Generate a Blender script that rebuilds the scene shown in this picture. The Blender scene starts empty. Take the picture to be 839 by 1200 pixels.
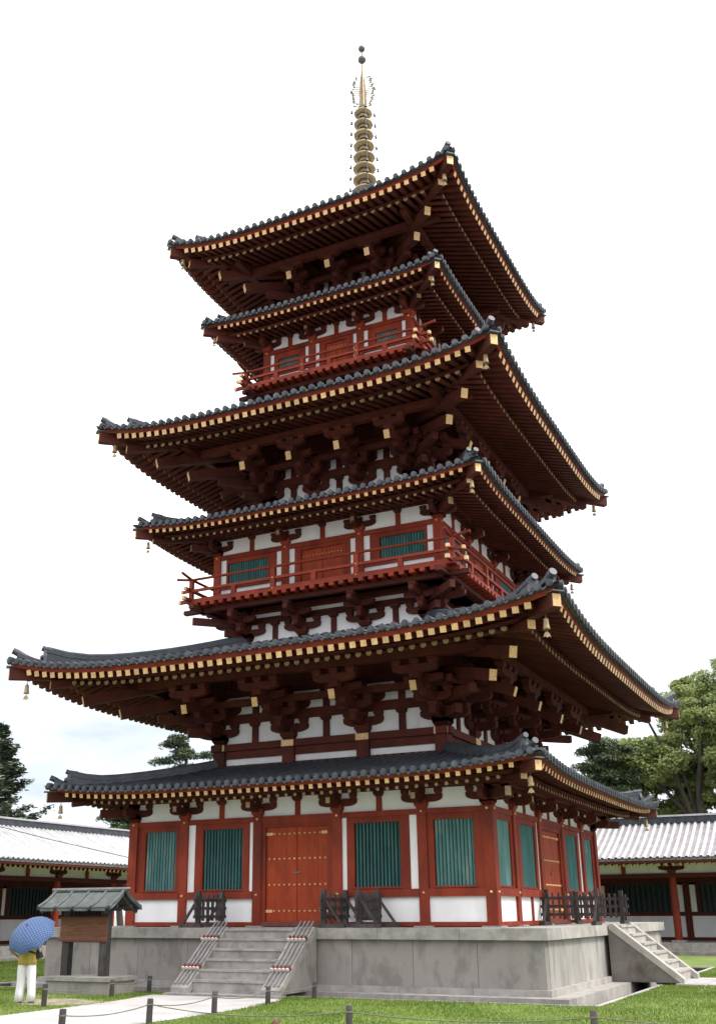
import bpy, bmesh, math, random
from mathutils import Vector, Matrix, Euler
import numpy as np

random.seed(7)
rng = np.random.default_rng(7)
SC = bpy.context.scene
COL = SC.collection
R = math.radians
GZ = -1.42                                   # lawn level (0 = top of the stone podium)

# ------------------------------------------------------------------ camera
cam_d = bpy.data.cameras.new("camera")
cam = bpy.data.objects.new("camera", cam_d)
COL.objects.link(cam)
SC.camera = cam
yaw, pit, rol = R(-26.928), R(19.2975), R(-0.315)
fw = Vector((math.sin(yaw) * math.cos(pit), math.cos(yaw) * math.cos(pit), math.sin(pit)))
rt = Vector((math.cos(yaw), -math.sin(yaw), 0.0))
up = rt.cross(fw)
r2 = math.cos(rol) * rt + math.sin(rol) * up
u2 = -math.sin(rol) * rt + math.cos(rol) * up
m = Matrix((r2, u2, -fw)).transposed().to_4x4()
m.translation = Vector((13.473, -30.292, 0.337))
cam.matrix_world = m
cam_d.sensor_fit = 'VERTICAL'
cam_d.sensor_height = 24.0
cam_d.lens = 1217.84 / 1200 * 24.0
cam_d.shift_x = 41.718 / 1200
cam_d.shift_y = 43.386 / 1200
cam_d.clip_start = 0.1
cam_d.clip_end = 4000

# ------------------------------------------------------------------ light
SUN_DIR = Vector((0.72, 0.10, 0.95)).normalized()      # towards the sun
sun_el = math.asin(SUN_DIR.z)
sun_az = math.atan2(SUN_DIR.x, SUN_DIR.y)
sd = bpy.data.lights.new("sun", 'SUN')
sd.energy = 1.5
sd.angle = R(14)
sd.color = (1.0, 0.96, 0.90)
so = bpy.data.objects.new("sun", sd)
COL.objects.link(so)
so.rotation_euler = SUN_DIR.to_track_quat('Z', 'Y').to_euler()

world = bpy.data.worlds.new("World")
SC.world = world
world.use_nodes = True
nt = world.node_tree
for n in list(nt.nodes):
    nt.nodes.remove(n)
wo = nt.nodes.new("ShaderNodeOutputWorld")
bg = nt.nodes.new("ShaderNodeBackground")
bg.inputs['Strength'].default_value = 0.10
sky = nt.nodes.new("ShaderNodeTexSky")
sky.sky_type = 'NISHITA'
sky.sun_disc = False
sky.sun_elevation = sun_el
sky.sun_rotation = sun_az
sky.dust_density = 2.0
tc = nt.nodes.new("ShaderNodeTexCoord")
mp = nt.nodes.new("ShaderNodeMapping")
mp.inputs['Scale'].default_value = (1.0, 1.0, 3.2)
mp.inputs['Location'].default_value = (0.3, 0.55, 0.2)
nz = nt.nodes.new("ShaderNodeTexNoise")
nz.inputs['Scale'].default_value = 2.1
nz.inputs['Detail'].default_value = 5.0
nz.inputs['Roughness'].default_value = 0.55
rp = nt.nodes.new("ShaderNodeValToRGB")              # how thick the cloud sheet is
rp.color_ramp.elements[0].position = 0.46
rp.color_ramp.elements[0].color = (0.0, 0.0, 0.0, 1)
rp.color_ramp.elements[1].position = 0.72
rp.color_ramp.elements[1].color = (1, 1, 1, 1)
mx = nt.nodes.new("ShaderNodeMix")
mx.data_type = 'RGBA'
L = nt.links.new
sx = nt.nodes.new("ShaderNodeSeparateXYZ")
L(tc.outputs['Generated'], sx.inputs[0])
el = nt.nodes.new("ShaderNodeMapRange")              # the deck closes above the low sky
el.inputs['From Min'].default_value = 0.16
el.inputs['From Max'].default_value = 0.38
el.inputs['To Min'].default_value = 0.0
el.inputs['To Max'].default_value = 1.0
L(sx.outputs['Z'], el.inputs['Value'])
ad = nt.nodes.new("ShaderNodeMath"); ad.operation = 'ADD'; ad.use_clamp = True
cb = nt.nodes.new("ShaderNodeMapRange")              # overcast: brightest overhead
cb.inputs['To Min'].default_value = 0.80
cb.inputs['To Max'].default_value = 1.35
L(sx.outputs['Z'], cb.inputs['Value'])
cm_ = nt.nodes.new("ShaderNodeVectorMath"); cm_.operation = 'SCALE'
cm_.inputs[0].default_value = (9.4, 9.6, 10.0)
L(cb.outputs[0], cm_.inputs['Scale'])
L(tc.outputs['Generated'], mp.inputs['Vector'])
L(mp.outputs['Vector'], nz.inputs['Vector'])
L(nz.outputs['Fac'], rp.inputs['Fac'])
L(rp.outputs['Color'], ad.inputs[0])
L(el.outputs[0], ad.inputs[1])
L(ad.outputs[0], mx.inputs[0])
L(cm_.outputs[0], mx.inputs[7])
th = nt.nodes.new("ShaderNodeMix")                    # veil of thin cloud over the blue
th.data_type = 'RGBA'
th.inputs[0].default_value = 0.8
th.inputs[7].default_value = (3.5, 3.9, 4.5, 1)
L(sky.outputs['Color'], th.inputs[6])
L(th.outputs[2], mx.inputs[6])
L(mx.outputs[2], bg.inputs['Color'])
L(bg.outputs['Background'], wo.inputs['Surface'])

SC.view_settings.view_transform = 'Standard'
SC.view_settings.look = 'None'
SC.view_settings.gamma = 1.0
SC.view_settings.exposure = 1.1
SC.cycles.use_denoising = True
SC.cycles.max_bounces = 6
SC.cycles.diffuse_bounces = 4

# ------------------------------------------------------------------ materials
MATS = {}


def mat(name, col, col2=None, rough=0.7, metal=0.0, scale=3.0, detail=5.0, bump=0.0, bscale=None,
        stretch=(1, 1, 1), spots=None, spec=None, ramp=(0.35, 0.65), obj_var=0.0):
    """noise-mottled principled material; spots = (colour, scale, lo, hi) adds a second stain layer"""
    M = bpy.data.materials.new(name)
    M.use_nodes = True
    t = M.node_tree
    b = t.nodes['Principled BSDF']
    b.inputs['Roughness'].default_value = rough
    b.inputs['Metallic'].default_value = metal
    if spec is not None:
        b.inputs['Specular IOR Level'].default_value = spec
    c = t.nodes.new("ShaderNodeTexCoord")
    mpp = t.nodes.new("ShaderNodeMapping")
    mpp.inputs['Scale'].default_value = stretch
    geo = t.nodes.new("ShaderNodeNewGeometry")
    t.links.new(geo.outputs['Position'], mpp.inputs['Vector'])
    n = t.nodes.new("ShaderNodeTexNoise")
    n.inputs['Scale'].default_value = scale
    n.inputs['Detail'].default_value = detail
    n.inputs['Roughness'].default_value = 0.62
    t.links.new(mpp.outputs['Vector'], n.inputs['Vector'])
    r = t.nodes.new("ShaderNodeValToRGB")
    r.color_ramp.elements[0].position = ramp[0]
    r.color_ramp.elements[1].position = ramp[1]
    r.color_ramp.elements[0].color = (*col, 1)
    r.color_ramp.elements[1].color = (*(col2 or col), 1)
    t.links.new(n.outputs['Fac'], r.inputs['Fac'])
    out = r.outputs['Color']
    if spots:
        sc_, ss, lo, hi = spots
        n2 = t.nodes.new("ShaderNodeTexNoise")
        n2.inputs['Scale'].default_value = ss
        n2.inputs['Detail'].default_value = 6
        n2.inputs['Roughness'].default_value = 0.6
        t.links.new(mpp.outputs['Vector'], n2.inputs['Vector'])
        r2_ = t.nodes.new("ShaderNodeValToRGB")
        r2_.color_ramp.elements[0].position = lo
        r2_.color_ramp.elements[1].position = hi
        r2_.color_ramp.elements[0].color = (0, 0, 0, 1)
        r2_.color_ramp.elements[1].color = (1, 1, 1, 1)
        t.links.new(n2.outputs['Fac'], r2_.inputs['Fac'])
        mm = t.nodes.new("ShaderNodeMix")
        mm.data_type = 'RGBA'
        mm.inputs[7].default_value = (*sc_, 1)
        t.links.new(r2_.outputs['Color'], mm.inputs[0])
        t.links.new(out, mm.inputs[6])
        out = mm.outputs[2]
    if obj_var:
        oi = t.nodes.new("ShaderNodeObjectInfo")
        hv = t.nodes.new("ShaderNodeHueSaturation")
        mr = t.nodes.new("ShaderNodeMapRange")
        mr.inputs['To Min'].default_value = 1 - obj_var
        mr.inputs['To Max'].default_value = 1 + obj_var
        t.links.new(oi.outputs['Random'], mr.inputs['Value'])
        t.links.new(mr.outputs['Result'], hv.inputs['Value'])
        t.links.new(out, hv.inputs['Color'])
        out = hv.outputs['Color']
    t.links.new(out, b.inputs['Base Color'])
    if bump:
        bn = t.nodes.new("ShaderNodeTexNoise")
        bn.inputs['Scale'].default_value = bscale or scale * 6
        bn.inputs['Detail'].default_value = 6
        t.links.new(mpp.outputs['Vector'], bn.inputs['Vector'])
        bb = t.nodes.new("ShaderNodeBump")
        bb.inputs['Strength'].default_value = bump
        bb.inputs['Distance'].default_value = 0.02
        t.links.new(bn.outputs['Fac'], bb.inputs['Height'])
        t.links.new(bb.outputs['Normal'], b.inputs['Normal'])
    MATS[name] = M
    return M


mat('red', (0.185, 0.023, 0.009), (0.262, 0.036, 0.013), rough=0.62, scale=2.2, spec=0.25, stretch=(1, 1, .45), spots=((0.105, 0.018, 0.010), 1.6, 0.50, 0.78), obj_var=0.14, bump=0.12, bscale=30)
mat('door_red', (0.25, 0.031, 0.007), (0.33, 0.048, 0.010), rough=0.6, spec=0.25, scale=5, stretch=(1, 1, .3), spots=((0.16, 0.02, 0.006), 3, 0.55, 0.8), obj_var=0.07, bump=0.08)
mat('red_shaded', (0.064, 0.0165, 0.0110), (0.105, 0.024, 0.0140), rough=0.72, spec=0.2, scale=2.0, obj_var=0.22, bump=0.1, bscale=25)  # darker copy of the red timber, with under-eave shade put into the colour
mat('soffit', (0.028, 0.010, 0.008), (0.042, 0.013, 0.010), rough=0.8, spec=0.15, scale=3)  # eave boards darkened, the shade below the roofs is in the colour
mat('plaster', (0.77, 0.75, 0.735), (0.86, 0.85, 0.845), rough=0.85, scale=1.3, stretch=(1, 1, .5), spots=((0.60, 0.57, 0.545), 1.7, 0.60, 0.88), obj_var=0.03, bump=0.05, bscale=15)
mat('gold', (0.66, 0.405, 0.165), (0.80, 0.545, 0.275), rough=0.5, metal=0.2, scale=14, spots=((0.36, 0.195, 0.075), 30, 0.55, 0.68), obj_var=0.18)
mat('gold_dull', (0.30, 0.205, 0.105), (0.46, 0.33, 0.18), rough=0.5, metal=0.2, scale=10, obj_var=0.15)
mat('bronze', (0.31, 0.235, 0.125), (0.50, 0.385, 0.215), rough=0.45, metal=0.4, scale=6, spots=((0.20, 0.185, 0.155), 3, 0.48, 0.7))
mat('bronze_dark', (0.10, 0.09, 0.08), (0.16, 0.15, 0.13), rough=0.5, metal=0.4, scale=6)
mat('tile', (0.028, 0.032, 0.040), (0.062, 0.069, 0.080), rough=0.50, scale=3.2, spots=((0.13, 0.135, 0.14), 5, 0.62, 0.80), obj_var=0.25, bump=0.1)
mat('tile_pale', (0.37, 0.36, 0.365), (0.50, 0.49, 0.50), rough=0.38, scale=2.5, spots=((0.30, 0.26, 0.25), 4, 0.62, 0.82), obj_var=0.08, bump=0.08)  # pale clay with the sky's gleam put into the base colour
mat('tile_pan', (0.17, 0.145, 0.148), (0.26, 0.23, 0.235), rough=0.5, scale=2.5, obj_var=0.05)  # pan tiles darkened, shadow between the ribs put into the colour
mat('stone_stain_shade', (0.115, 0.105, 0.095), (0.21, 0.19, 0.172), rough=0.88, scale=1.7, detail=9, spots=((0.10, 0.075, 0.055), 1.6, 0.52, 0.72), bump=0.3, bscale=45)  # darker stone with brown stains, part of its darkness is painted shade
mat('green', (0.040, 0.140, 0.136), (0.065, 0.20, 0.19), rough=0.6, scale=5, stretch=(1, 1, .25), spots=((0.26, 0.33, 0.31), 6, 0.62, 0.86), obj_var=0.15)
mat('green_weathered', (0.070, 0.19, 0.182), (0.13, 0.265, 0.25), rough=0.7, scale=5, stretch=(1, 1, .25), spots=((0.36, 0.41, 0.38), 4, 0.54, 0.80), obj_var=0.15)
mat('dark', (0.012, 0.012, 0.014), (0.03, 0.03, 0.032), rough=0.8, scale=4)
mat('stone', (0.198, 0.181, 0.165), (0.360, 0.325, 0.290), rough=0.88, scale=1.5, detail=9, stretch=(1, 1, .55), ramp=(0.40, 0.60), spots=((0.128, 0.119, 0.110), 1.5, 0.49, 0.72), obj_var=0.09, bump=0.35, bscale=45)
mat('stone_lit_side', (0.25, 0.235, 0.212), (0.40, 0.375, 0.34), rough=0.88, scale=1.4, detail=8, stretch=(1, 1, .3), spots=((0.165, 0.15, 0.13), 2.2, 0.53, 0.78), obj_var=0.06, bump=0.25, bscale=40)  # lighter copy of the podium stone, sunlight on the right face painted in
mat('granite', (0.240, 0.219, 0.202), (0.352, 0.325, 0.300), rough=0.85, scale=3.2, detail=9, spots=((0.168, 0.152, 0.140), 3.1, 0.50, 0.78), obj_var=0.10, bump=0.3, bscale=60)
mat('granite_lit_side', (0.31, 0.285, 0.25), (0.44, 0.41, 0.37), rough=0.85, scale=2.6, detail=8, spots=((0.21, 0.198, 0.18), 2.8, 0.56, 0.80), obj_var=0.07, bump=0.25, bscale=60)  # granite lightened for the right side, sunlight put into the colour
mat('grime', (0.035, 0.033, 0.028), (0.09, 0.085, 0.07), rough=0.9, scale=3)
mat('concrete', (0.37, 0.345, 0.33), (0.46, 0.435, 0.42), rough=0.9, scale=1.6, detail=8, spots=((0.29, 0.262, 0.242), 1.1, 0.50, 0.8), bump=0.12, bscale=50)
mat('dirt', (0.22, 0.185, 0.125), (0.34, 0.29, 0.21), rough=0.95, scale=4, spots=((0.13, 0.16, 0.05), 5, 0.5, 0.62), bump=0.2)
mat('lawn', (0.088, 0.135, 0.018), (0.15, 0.205, 0.033), rough=0.95, scale=0.9, spots=((0.185, 0.21, 0.06), 0.5, 0.52, 0.75), bump=0.4, bscale=30)
mat('gravel', (0.20, 0.19, 0.175), (0.30, 0.285, 0.265), rough=0.95, scale=0.4, bump=0.2, bscale=20)
mat('green_shaded', (0.008, 0.022, 0.024), (0.013, 0.034, 0.035), rough=0.7, scale=5)  # lattice green darkened, the cloister's inner shade is in the colour
mat('grass', (0.10, 0.165, 0.018), (0.185, 0.26, 0.040), rough=0.8, scale=0.8, spots=((0.235, 0.26, 0.085), 1.3, 0.55, 0.78))
mat('darkwood', (0.030, 0.024, 0.022), (0.065, 0.053, 0.05), rough=0.8, scale=5, stretch=(1, 1, .3), spots=((0.11, 0.10, 0.095), 4, 0.58, 0.75), obj_var=0.25, bump=0.3)
mat('greywood', (0.17, 0.155, 0.15), (0.28, 0.26, 0.25), rough=0.8, scale=6, spots=((0.10, 0.085, 0.08), 3, 0.55, 0.7), obj_var=0.15, bump=0.2)
mat('maroon', (0.10, 0.028, 0.022), (0.15, 0.04, 0.03), rough=0.7, scale=6)
mat('pale_pink', (0.66, 0.50, 0.46), (0.80, 0.66, 0.62), rough=0.7, scale=9)
mat('brownboard', (0.12, 0.045, 0.024), (0.19, 0.072, 0.036), rough=0.75, scale=4, stretch=(.4, 1, 2.5), spots=((0.08, 0.035, 0.02), 6, .5, .7), bump=0.15)
mat('copper', (0.052, 0.064, 0.061), (0.105, 0.125, 0.120), rough=0.6, metal=0.1, scale=5, stretch=(1, .5, 1), spots=((0.15, 0.175, 0.17), 6, 0.60, 0.78))
mat('copper_dark', (0.06, 0.066, 0.066), (0.13, 0.14, 0.14), rough=0.5, metal=0.2, scale=5)
mat('rope', (0.11, 0.10, 0.085), (0.20, 0.18, 0.15), rough=0.9, scale=20)
mat('bark', (0.045, 0.036, 0.030), (0.09, 0.075, 0.06), rough=0.95, scale=4, stretch=(1, 1, .3), bump=0.4)
mat('leaf_light', (0.205, 0.255, 0.070), (0.305, 0.350, 0.125), rough=0.6, scale=0.55, spots=((0.150, 0.200, 0.055), 0.8, 0.5, 0.62))
mat('leaf_mid', (0.088, 0.135, 0.032), (0.145, 0.20, 0.055), rough=0.6, scale=0.55, spots=((0.062, 0.10, 0.026), 0.8, 0.5, 0.62))
mat('leaf_pine', (0.034, 0.060, 0.026), (0.075, 0.105, 0.04), rough=0.7, scale=0.8)
mat('leaf_cedar', (0.070, 0.102, 0.064), (0.125, 0.160, 0.095), rough=0.7, scale=0.8)
mat('skin', (0.42, 0.24, 0.16), (0.50, 0.30, 0.21), rough=0.6, scale=8)
mat('hair', (0.015, 0.012, 0.010), (0.03, 0.024, 0.02), rough=0.6, scale=20)
mat('mustard', (0.33, 0.25, 0.045), (0.42, 0.33, 0.07), rough=0.9, scale=5, stretch=(1, 1, .4), bump=0.6, bscale=14)
mat('white_cloth', (0.66, 0.64, 0.64), (0.78, 0.76, 0.76), rough=0.9, scale=5, stretch=(1, 1, .35), bump=0.6, bscale=12)
mat('black_strap', (0.012, 0.012, 0.013), (0.025, 0.025, 0.027), rough=0.6, scale=8)
mat('shoe', (0.40, 0.33, 0.30), (0.55, 0.47, 0.43), rough=0.7, scale=8)
mat('steel', (0.45, 0.45, 0.46), (0.55, 0.55, 0.56), rough=0.35, metal=0.8, scale=8)


def translucent(name, f):
    """thin leaves: part of the light passes through"""
    t = MATS[name].node_tree
    b = t.nodes['Principled BSDF']
    tr_ = t.nodes.new("ShaderNodeBsdfTranslucent")
    ms = t.nodes.new("ShaderNodeMixShader")
    ms.inputs[0].default_value = f
    src = b.inputs['Base Color'].links[0].from_socket
    t.links.new(src, tr_.inputs['Color'])
    t.links.new(b.outputs[0], ms.inputs[1])
    t.links.new(tr_.outputs[0], ms.inputs[2])
    t.links.new(ms.outputs[0], t.nodes['Material Output'].inputs['Surface'])


for n_ in ('leaf_light', 'leaf_mid', 'grass'):
    translucent(n_, 0.40)


def plaid(name):
    """blue umbrella cloth with a woven pale check, in the canopy's own UVs"""
    M = bpy.data.materials.new(name)
    M.use_nodes = True
    t = M.node_tree
    b = t.nodes['Principled BSDF']
    b.inputs['Roughness'].default_value = 0.75
    uv = t.nodes.new("ShaderNodeUVMap")
    sp = t.nodes.new("ShaderNodeSeparateXYZ")
    t.links.new(uv.outputs['UV'], sp.inputs[0])
    outs = []
    for ax in ('X', 'Y'):
        f = t.nodes.new("ShaderNodeMath"); f.operation = 'MULTIPLY'; f.inputs[1].default_value = 24
        t.links.new(sp.outputs[ax], f.inputs[0])
        g = t.nodes.new("ShaderNodeMath"); g.operation = 'FRACT'
        t.links.new(f.outputs[0], g.inputs[0])
        h = t.nodes.new("ShaderNodeMath"); h.operation = 'LESS_THAN'; h.inputs[1].default_value = 0.22
        t.links.new(g.outputs[0], h.inputs[0])
        outs.append(h)
    a = t.nodes.new("ShaderNodeMath"); a.operation = 'ADD'
    t.links.new(outs[0].outputs[0], a.inputs[0]); t.links.new(outs[1].outputs[0], a.inputs[1])
    r = t.nodes.new("ShaderNodeMapRange"); r.inputs['From Max'].default_value = 2.0; r.inputs['To Max'].default_value = 0.75
    t.links.new(a.outputs[0], r.inputs['Value'])
    mxx = t.nodes.new("ShaderNodeMix"); mxx.data_type = 'RGBA'
    mxx.inputs[6].default_value = (0.024, 0.060, 0.160, 1)
    mxx.inputs[7].default_value = (0.20, 0.26, 0.38, 1)
    t.links.new(r.outputs[0], mxx.inputs[0])
    t.links.new(mxx.outputs[2], b.inputs['Base Color'])
    MATS[name] = M


plaid('plaid')


# ------------------------------------------------------------------ mesh builder
class MB:
    def __init__(s):
        s.v, s.f, s.mi, s.sm, s.mats = [], [], [], [], []

    def mid(s, name):
        if name not in s.mats:
            s.mats.append(name)
        return s.mats.index(name)

    def add(s, vs, fs, mt, smooth=False):
        o = len(s.v)
        i = s.mid(mt)
        s.v.extend([tuple(x) for x in vs])
        for f in fs:
            s.f.append(tuple(o + a for a in f))
            s.mi.append(i)
            s.sm.append(smooth)
        return s

    def extend(s, o):
        off = len(s.v)
        ids = [s.mid(n) for n in o.mats]
        s.v.extend(o.v)
        s.f.extend(tuple(off + a for a in f) for f in o.f)
        s.mi.extend(ids[i] for i in o.mi)
        s.sm.extend(o.sm)
        return s

    def hexa(s, p, mt, end=None):
        """8 points: 0-3 one end (ring), 4-7 the other end; end = material of the 4-7 face"""
        s.add(p, [(0, 3, 2, 1), (0, 1, 5, 4), (1, 2, 6, 5), (2, 3, 7, 6), (3, 0, 4, 7)], mt)
        s.add(p, [(4, 5, 6, 7)], end or mt)
        return s

    def box(s, x0, x1, y0, y1, z0, z1, mt):
        return s.hexa([(x0, y0, z0), (x1, y0, z0), (x1, y1, z0), (x0, y1, z0),
                       (x0, y0, z1), (x1, y0, z1), (x1, y1, z1), (x0, y1, z1)], mt)

    def bar(s, a, b, w, h, mt, end=None, upv=(0, 0, 1), w2=None, h2=None):
        a, b = Vector(a), Vector(b)
        d = (b - a).normalized()
        u = Vector(upv)
        r = d.cross(u).normalized()
        u = r.cross(d).normalized()
        w2 = w if w2 is None else w2
        h2 = h if h2 is None else h2
        P = []
        for c, ww, hh in ((a, w, h), (b, w2, h2)):
            P += [c - r * ww / 2 - u * hh / 2, c + r * ww / 2 - u * hh / 2, c + r * ww / 2 + u * hh / 2, c - r * ww / 2 + u * hh / 2]
        return s.hexa(P, mt, end)

    def tube(s, pts, rad, n, mt, smooth=True, cap=True, endm=None):
        pts = [Vector(p) for p in pts]
        if not hasattr(rad, '__len__'):
            rad = [rad] * len(pts)
        ref = None
        vs = []
        for i, p in enumerate(pts):
            d = (pts[min(i + 1, len(pts) - 1)] - pts[max(i - 1, 0)]).normalized()
            if ref is None:
                ref = d.orthogonal().normalized() if abs(d.z) > .9 else d.cross(Vector((0, 0, 1))).normalized()
            ref = (ref - d * ref.dot(d)).normalized()
            bn = d.cross(ref)
            for k in range(n):
                a = 2 * math.pi * k / n
                vs.append(p + (ref * math.cos(a) + bn * math.sin(a)) * rad[i])
        fs = []
        for i in range(len(pts) - 1):
            for k in range(n):
                fs.append((i * n + k, i * n + (k + 1) % n, (i + 1) * n + (k + 1) % n, (i + 1) * n + k))
        s.add(vs, fs, mt, smooth)
        if cap:
            s.add(vs[:n], [tuple(range(n))[::-1]], mt)
            s.add(vs[-n:], [tuple(range(n))], endm or mt)
        return s

    def lathe(s, prof, n, mt, org=(0, 0, 0), M=None, smooth=True):
        vs = []
        for r_, z in prof:
            for k in range(n):
                a = 2 * math.pi * k / n
                v = Vector((r_ * math.cos(a), r_ * math.sin(a), z))
                if M is not None:
                    v = M @ v
                vs.append(v + Vector(org))
        fs = [(i * n + k, i * n + (k + 1) % n, (i + 1) * n + (k + 1) % n, (i + 1) * n + k)
              for i in range(len(prof) - 1) for k in range(n)]
        return s.add(vs, fs, mt, smooth)

    def prism(s, poly, fn0, fn1, mt, sidem=None):
        """poly 2D points; fn0/fn1 map (u,v) to the two end planes"""
        n = len(poly)
        a = [fn0(*p) for p in poly]
        b = [fn1(*p) for p in poly]
        s.add(a + b, [(i, (i + 1) % n, n + (i + 1) % n, n + i) for i in range(n)], sidem or mt)
        s.add(a, [tuple(range(n))[::-1]], mt)
        s.add(b, [tuple(range(n))], mt)
        return s

    def build(s, name, parent=None, mesh_only=False):
        me = bpy.data.meshes.new(name)
        me.from_pydata(s.v, [], s.f)
        for n in s.mats:
            me.materials.append(MATS[n])
        if len(s.mats) > 1:
            me.polygons.foreach_set('material_index', s.mi)
        if any(s.sm):
            me.polygons.foreach_set('use_smooth', s.sm)
        me.update()
        if mesh_only:
            return me
        return link(name, me, parent)


def link(name, me, parent=None):
    o = bpy.data.objects.new(name, me)
    COL.objects.link(o)
    if parent is not None:
        o.parent = parent
        o.matrix_parent_inverse = WORLD_INV.get(parent.name, Matrix.Identity(4))
    return o


WORLD_INV = {}


def tag(o, label, cat, group=None, kind=None):
    if label:
        o['label'] = label
    if cat:
        o['category'] = cat
    if group:
        o['group'] = group
    if kind:
        o['kind'] = kind
    return o


def empty(name, loc, label, cat, group=None):
    o = bpy.data.objects.new(name, None)
    o.empty_display_size = 0.3
    COL.objects.link(o)
    o.location = loc
    WORLD_INV[o.name] = Matrix.Translation(-Vector(loc))
    return tag(o, label, cat, group)


# ------------------------------------------------------------------ sides of the square tower
def SF(k):
    return (lambda s, d, z: (s, -d, z), lambda s, d, z: (d, s, z),
            lambda s, d, z: (-s, d, z), lambda s, d, z: (-d, -s, z))[k % 4]


def sbox(mb, F, s0, s1, d0, d1, z0, z1, mt, front=None):
    P = [F(s0, d0, z0), F(s1, d0, z0), F(s1, d0, z1), F(s0, d0, z1), F(s0, d1, z0), F(s1, d1, z0), F(s1, d1, z1), F(s0, d1, z1)]
    return mb.hexa(P, mt, front)


def arm_poly(Lh, h, rnd=None):
    """bracket arm in (u,z): flat top, ends curving under"""
    c = rnd or h * 1.5
    pts = [(-Lh, h), (-Lh, h * .55)]
    for i in range(1, 5):
        a = i / 4 * math.pi / 2
        pts.append((-Lh + c * (1 - math.cos(a)), h * .55 * (1 - math.sin(a))))
    right = [(-x, z) for x, z in pts]
    return pts + right[::-1]


def masu(mb, F, s, d, z, w, h, mt):
    """bearing block: square top half, tapered lower half"""
    a, b = w / 2, w * .34
    zm = z + h * .45
    for (w0, z0, w1, z1) in ((b, z, a, zm), (a, zm, a, z + h)):
        P = [F(s - w0, d - w0, z0), F(s + w0, d - w0, z0), F(s + w0, d + w0, z0), F(s - w0, d + w0, z0),
             F(s - w1, d - w1, z1), F(s + w1, d - w1, z1), F(s + w1, d + w1, z1), F(s - w1, d + w1, z1)]
        mb.hexa(P, mt)


def s_arm(mb, F, s, d, z, Lh, h, t, mt):
    mb.prism(arm_poly(Lh, h), lambda u, v: F(s + u, d - t / 2, z + v), lambda u, v: F(s + u, d + t / 2, z + v), mt)


def d_arm(mb, F, s, d0, d1, z, h, t, mt, end=None):
    """arm standing out from the wall, rounded under its outer end"""
    c = h * 1.3
    pts = [(d0, 0), (d0, h), (d1, h), (d1, h * .5)]
    for i in range(1, 5):
        a = i / 4 * math.pi / 2
        pts.append((d1 - c * (1 - math.cos(a)), h * .5 * (1 - math.sin(a))))
    mb.prism(pts, lambda u, v: F(s - t / 2, u, z + v), lambda u, v: F(s + t / 2, u, z + v), mt)
    if end:
        sbox(mb, F, s - t * .42, s + t * .42, d1 + .001, d1 + .012, z + h * .35, z + h * 1.0, end)


pagoda = empty('pagoda', (0, 0, 0), 'tall vermilion timber pagoda of three roofs and three skirt roofs with a gilded spire', 'pagoda')
rear = MB()                # the two faces turned away from the street, all storeys in one part


class Side:
    """emits a part on the two faces in view, gathers everything else into one mesh"""

    def __init__(s, k):
        s.k, s.F, s.vis = k, SF(k), k in (0, 1)

    def out(s, name, mb, parent=None, label=None):
        if s.vis:
            o = mb.build(name, parent or pagoda)
            if label:
                o['label'] = label
            return o
        rear.extend(mb)
        return None

    def box(s, name, s0, s1, d0, d1, z0, z1, mt, parent=None, front=None):
        mb = MB()
        sbox(mb, s.F, s0, s1, d0, d1, z0, z1, mt, front)
        return s.out(name, mb, parent)


# ---- roofs ---------------------------------------------------------
stuff_rafters = MB()


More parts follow.
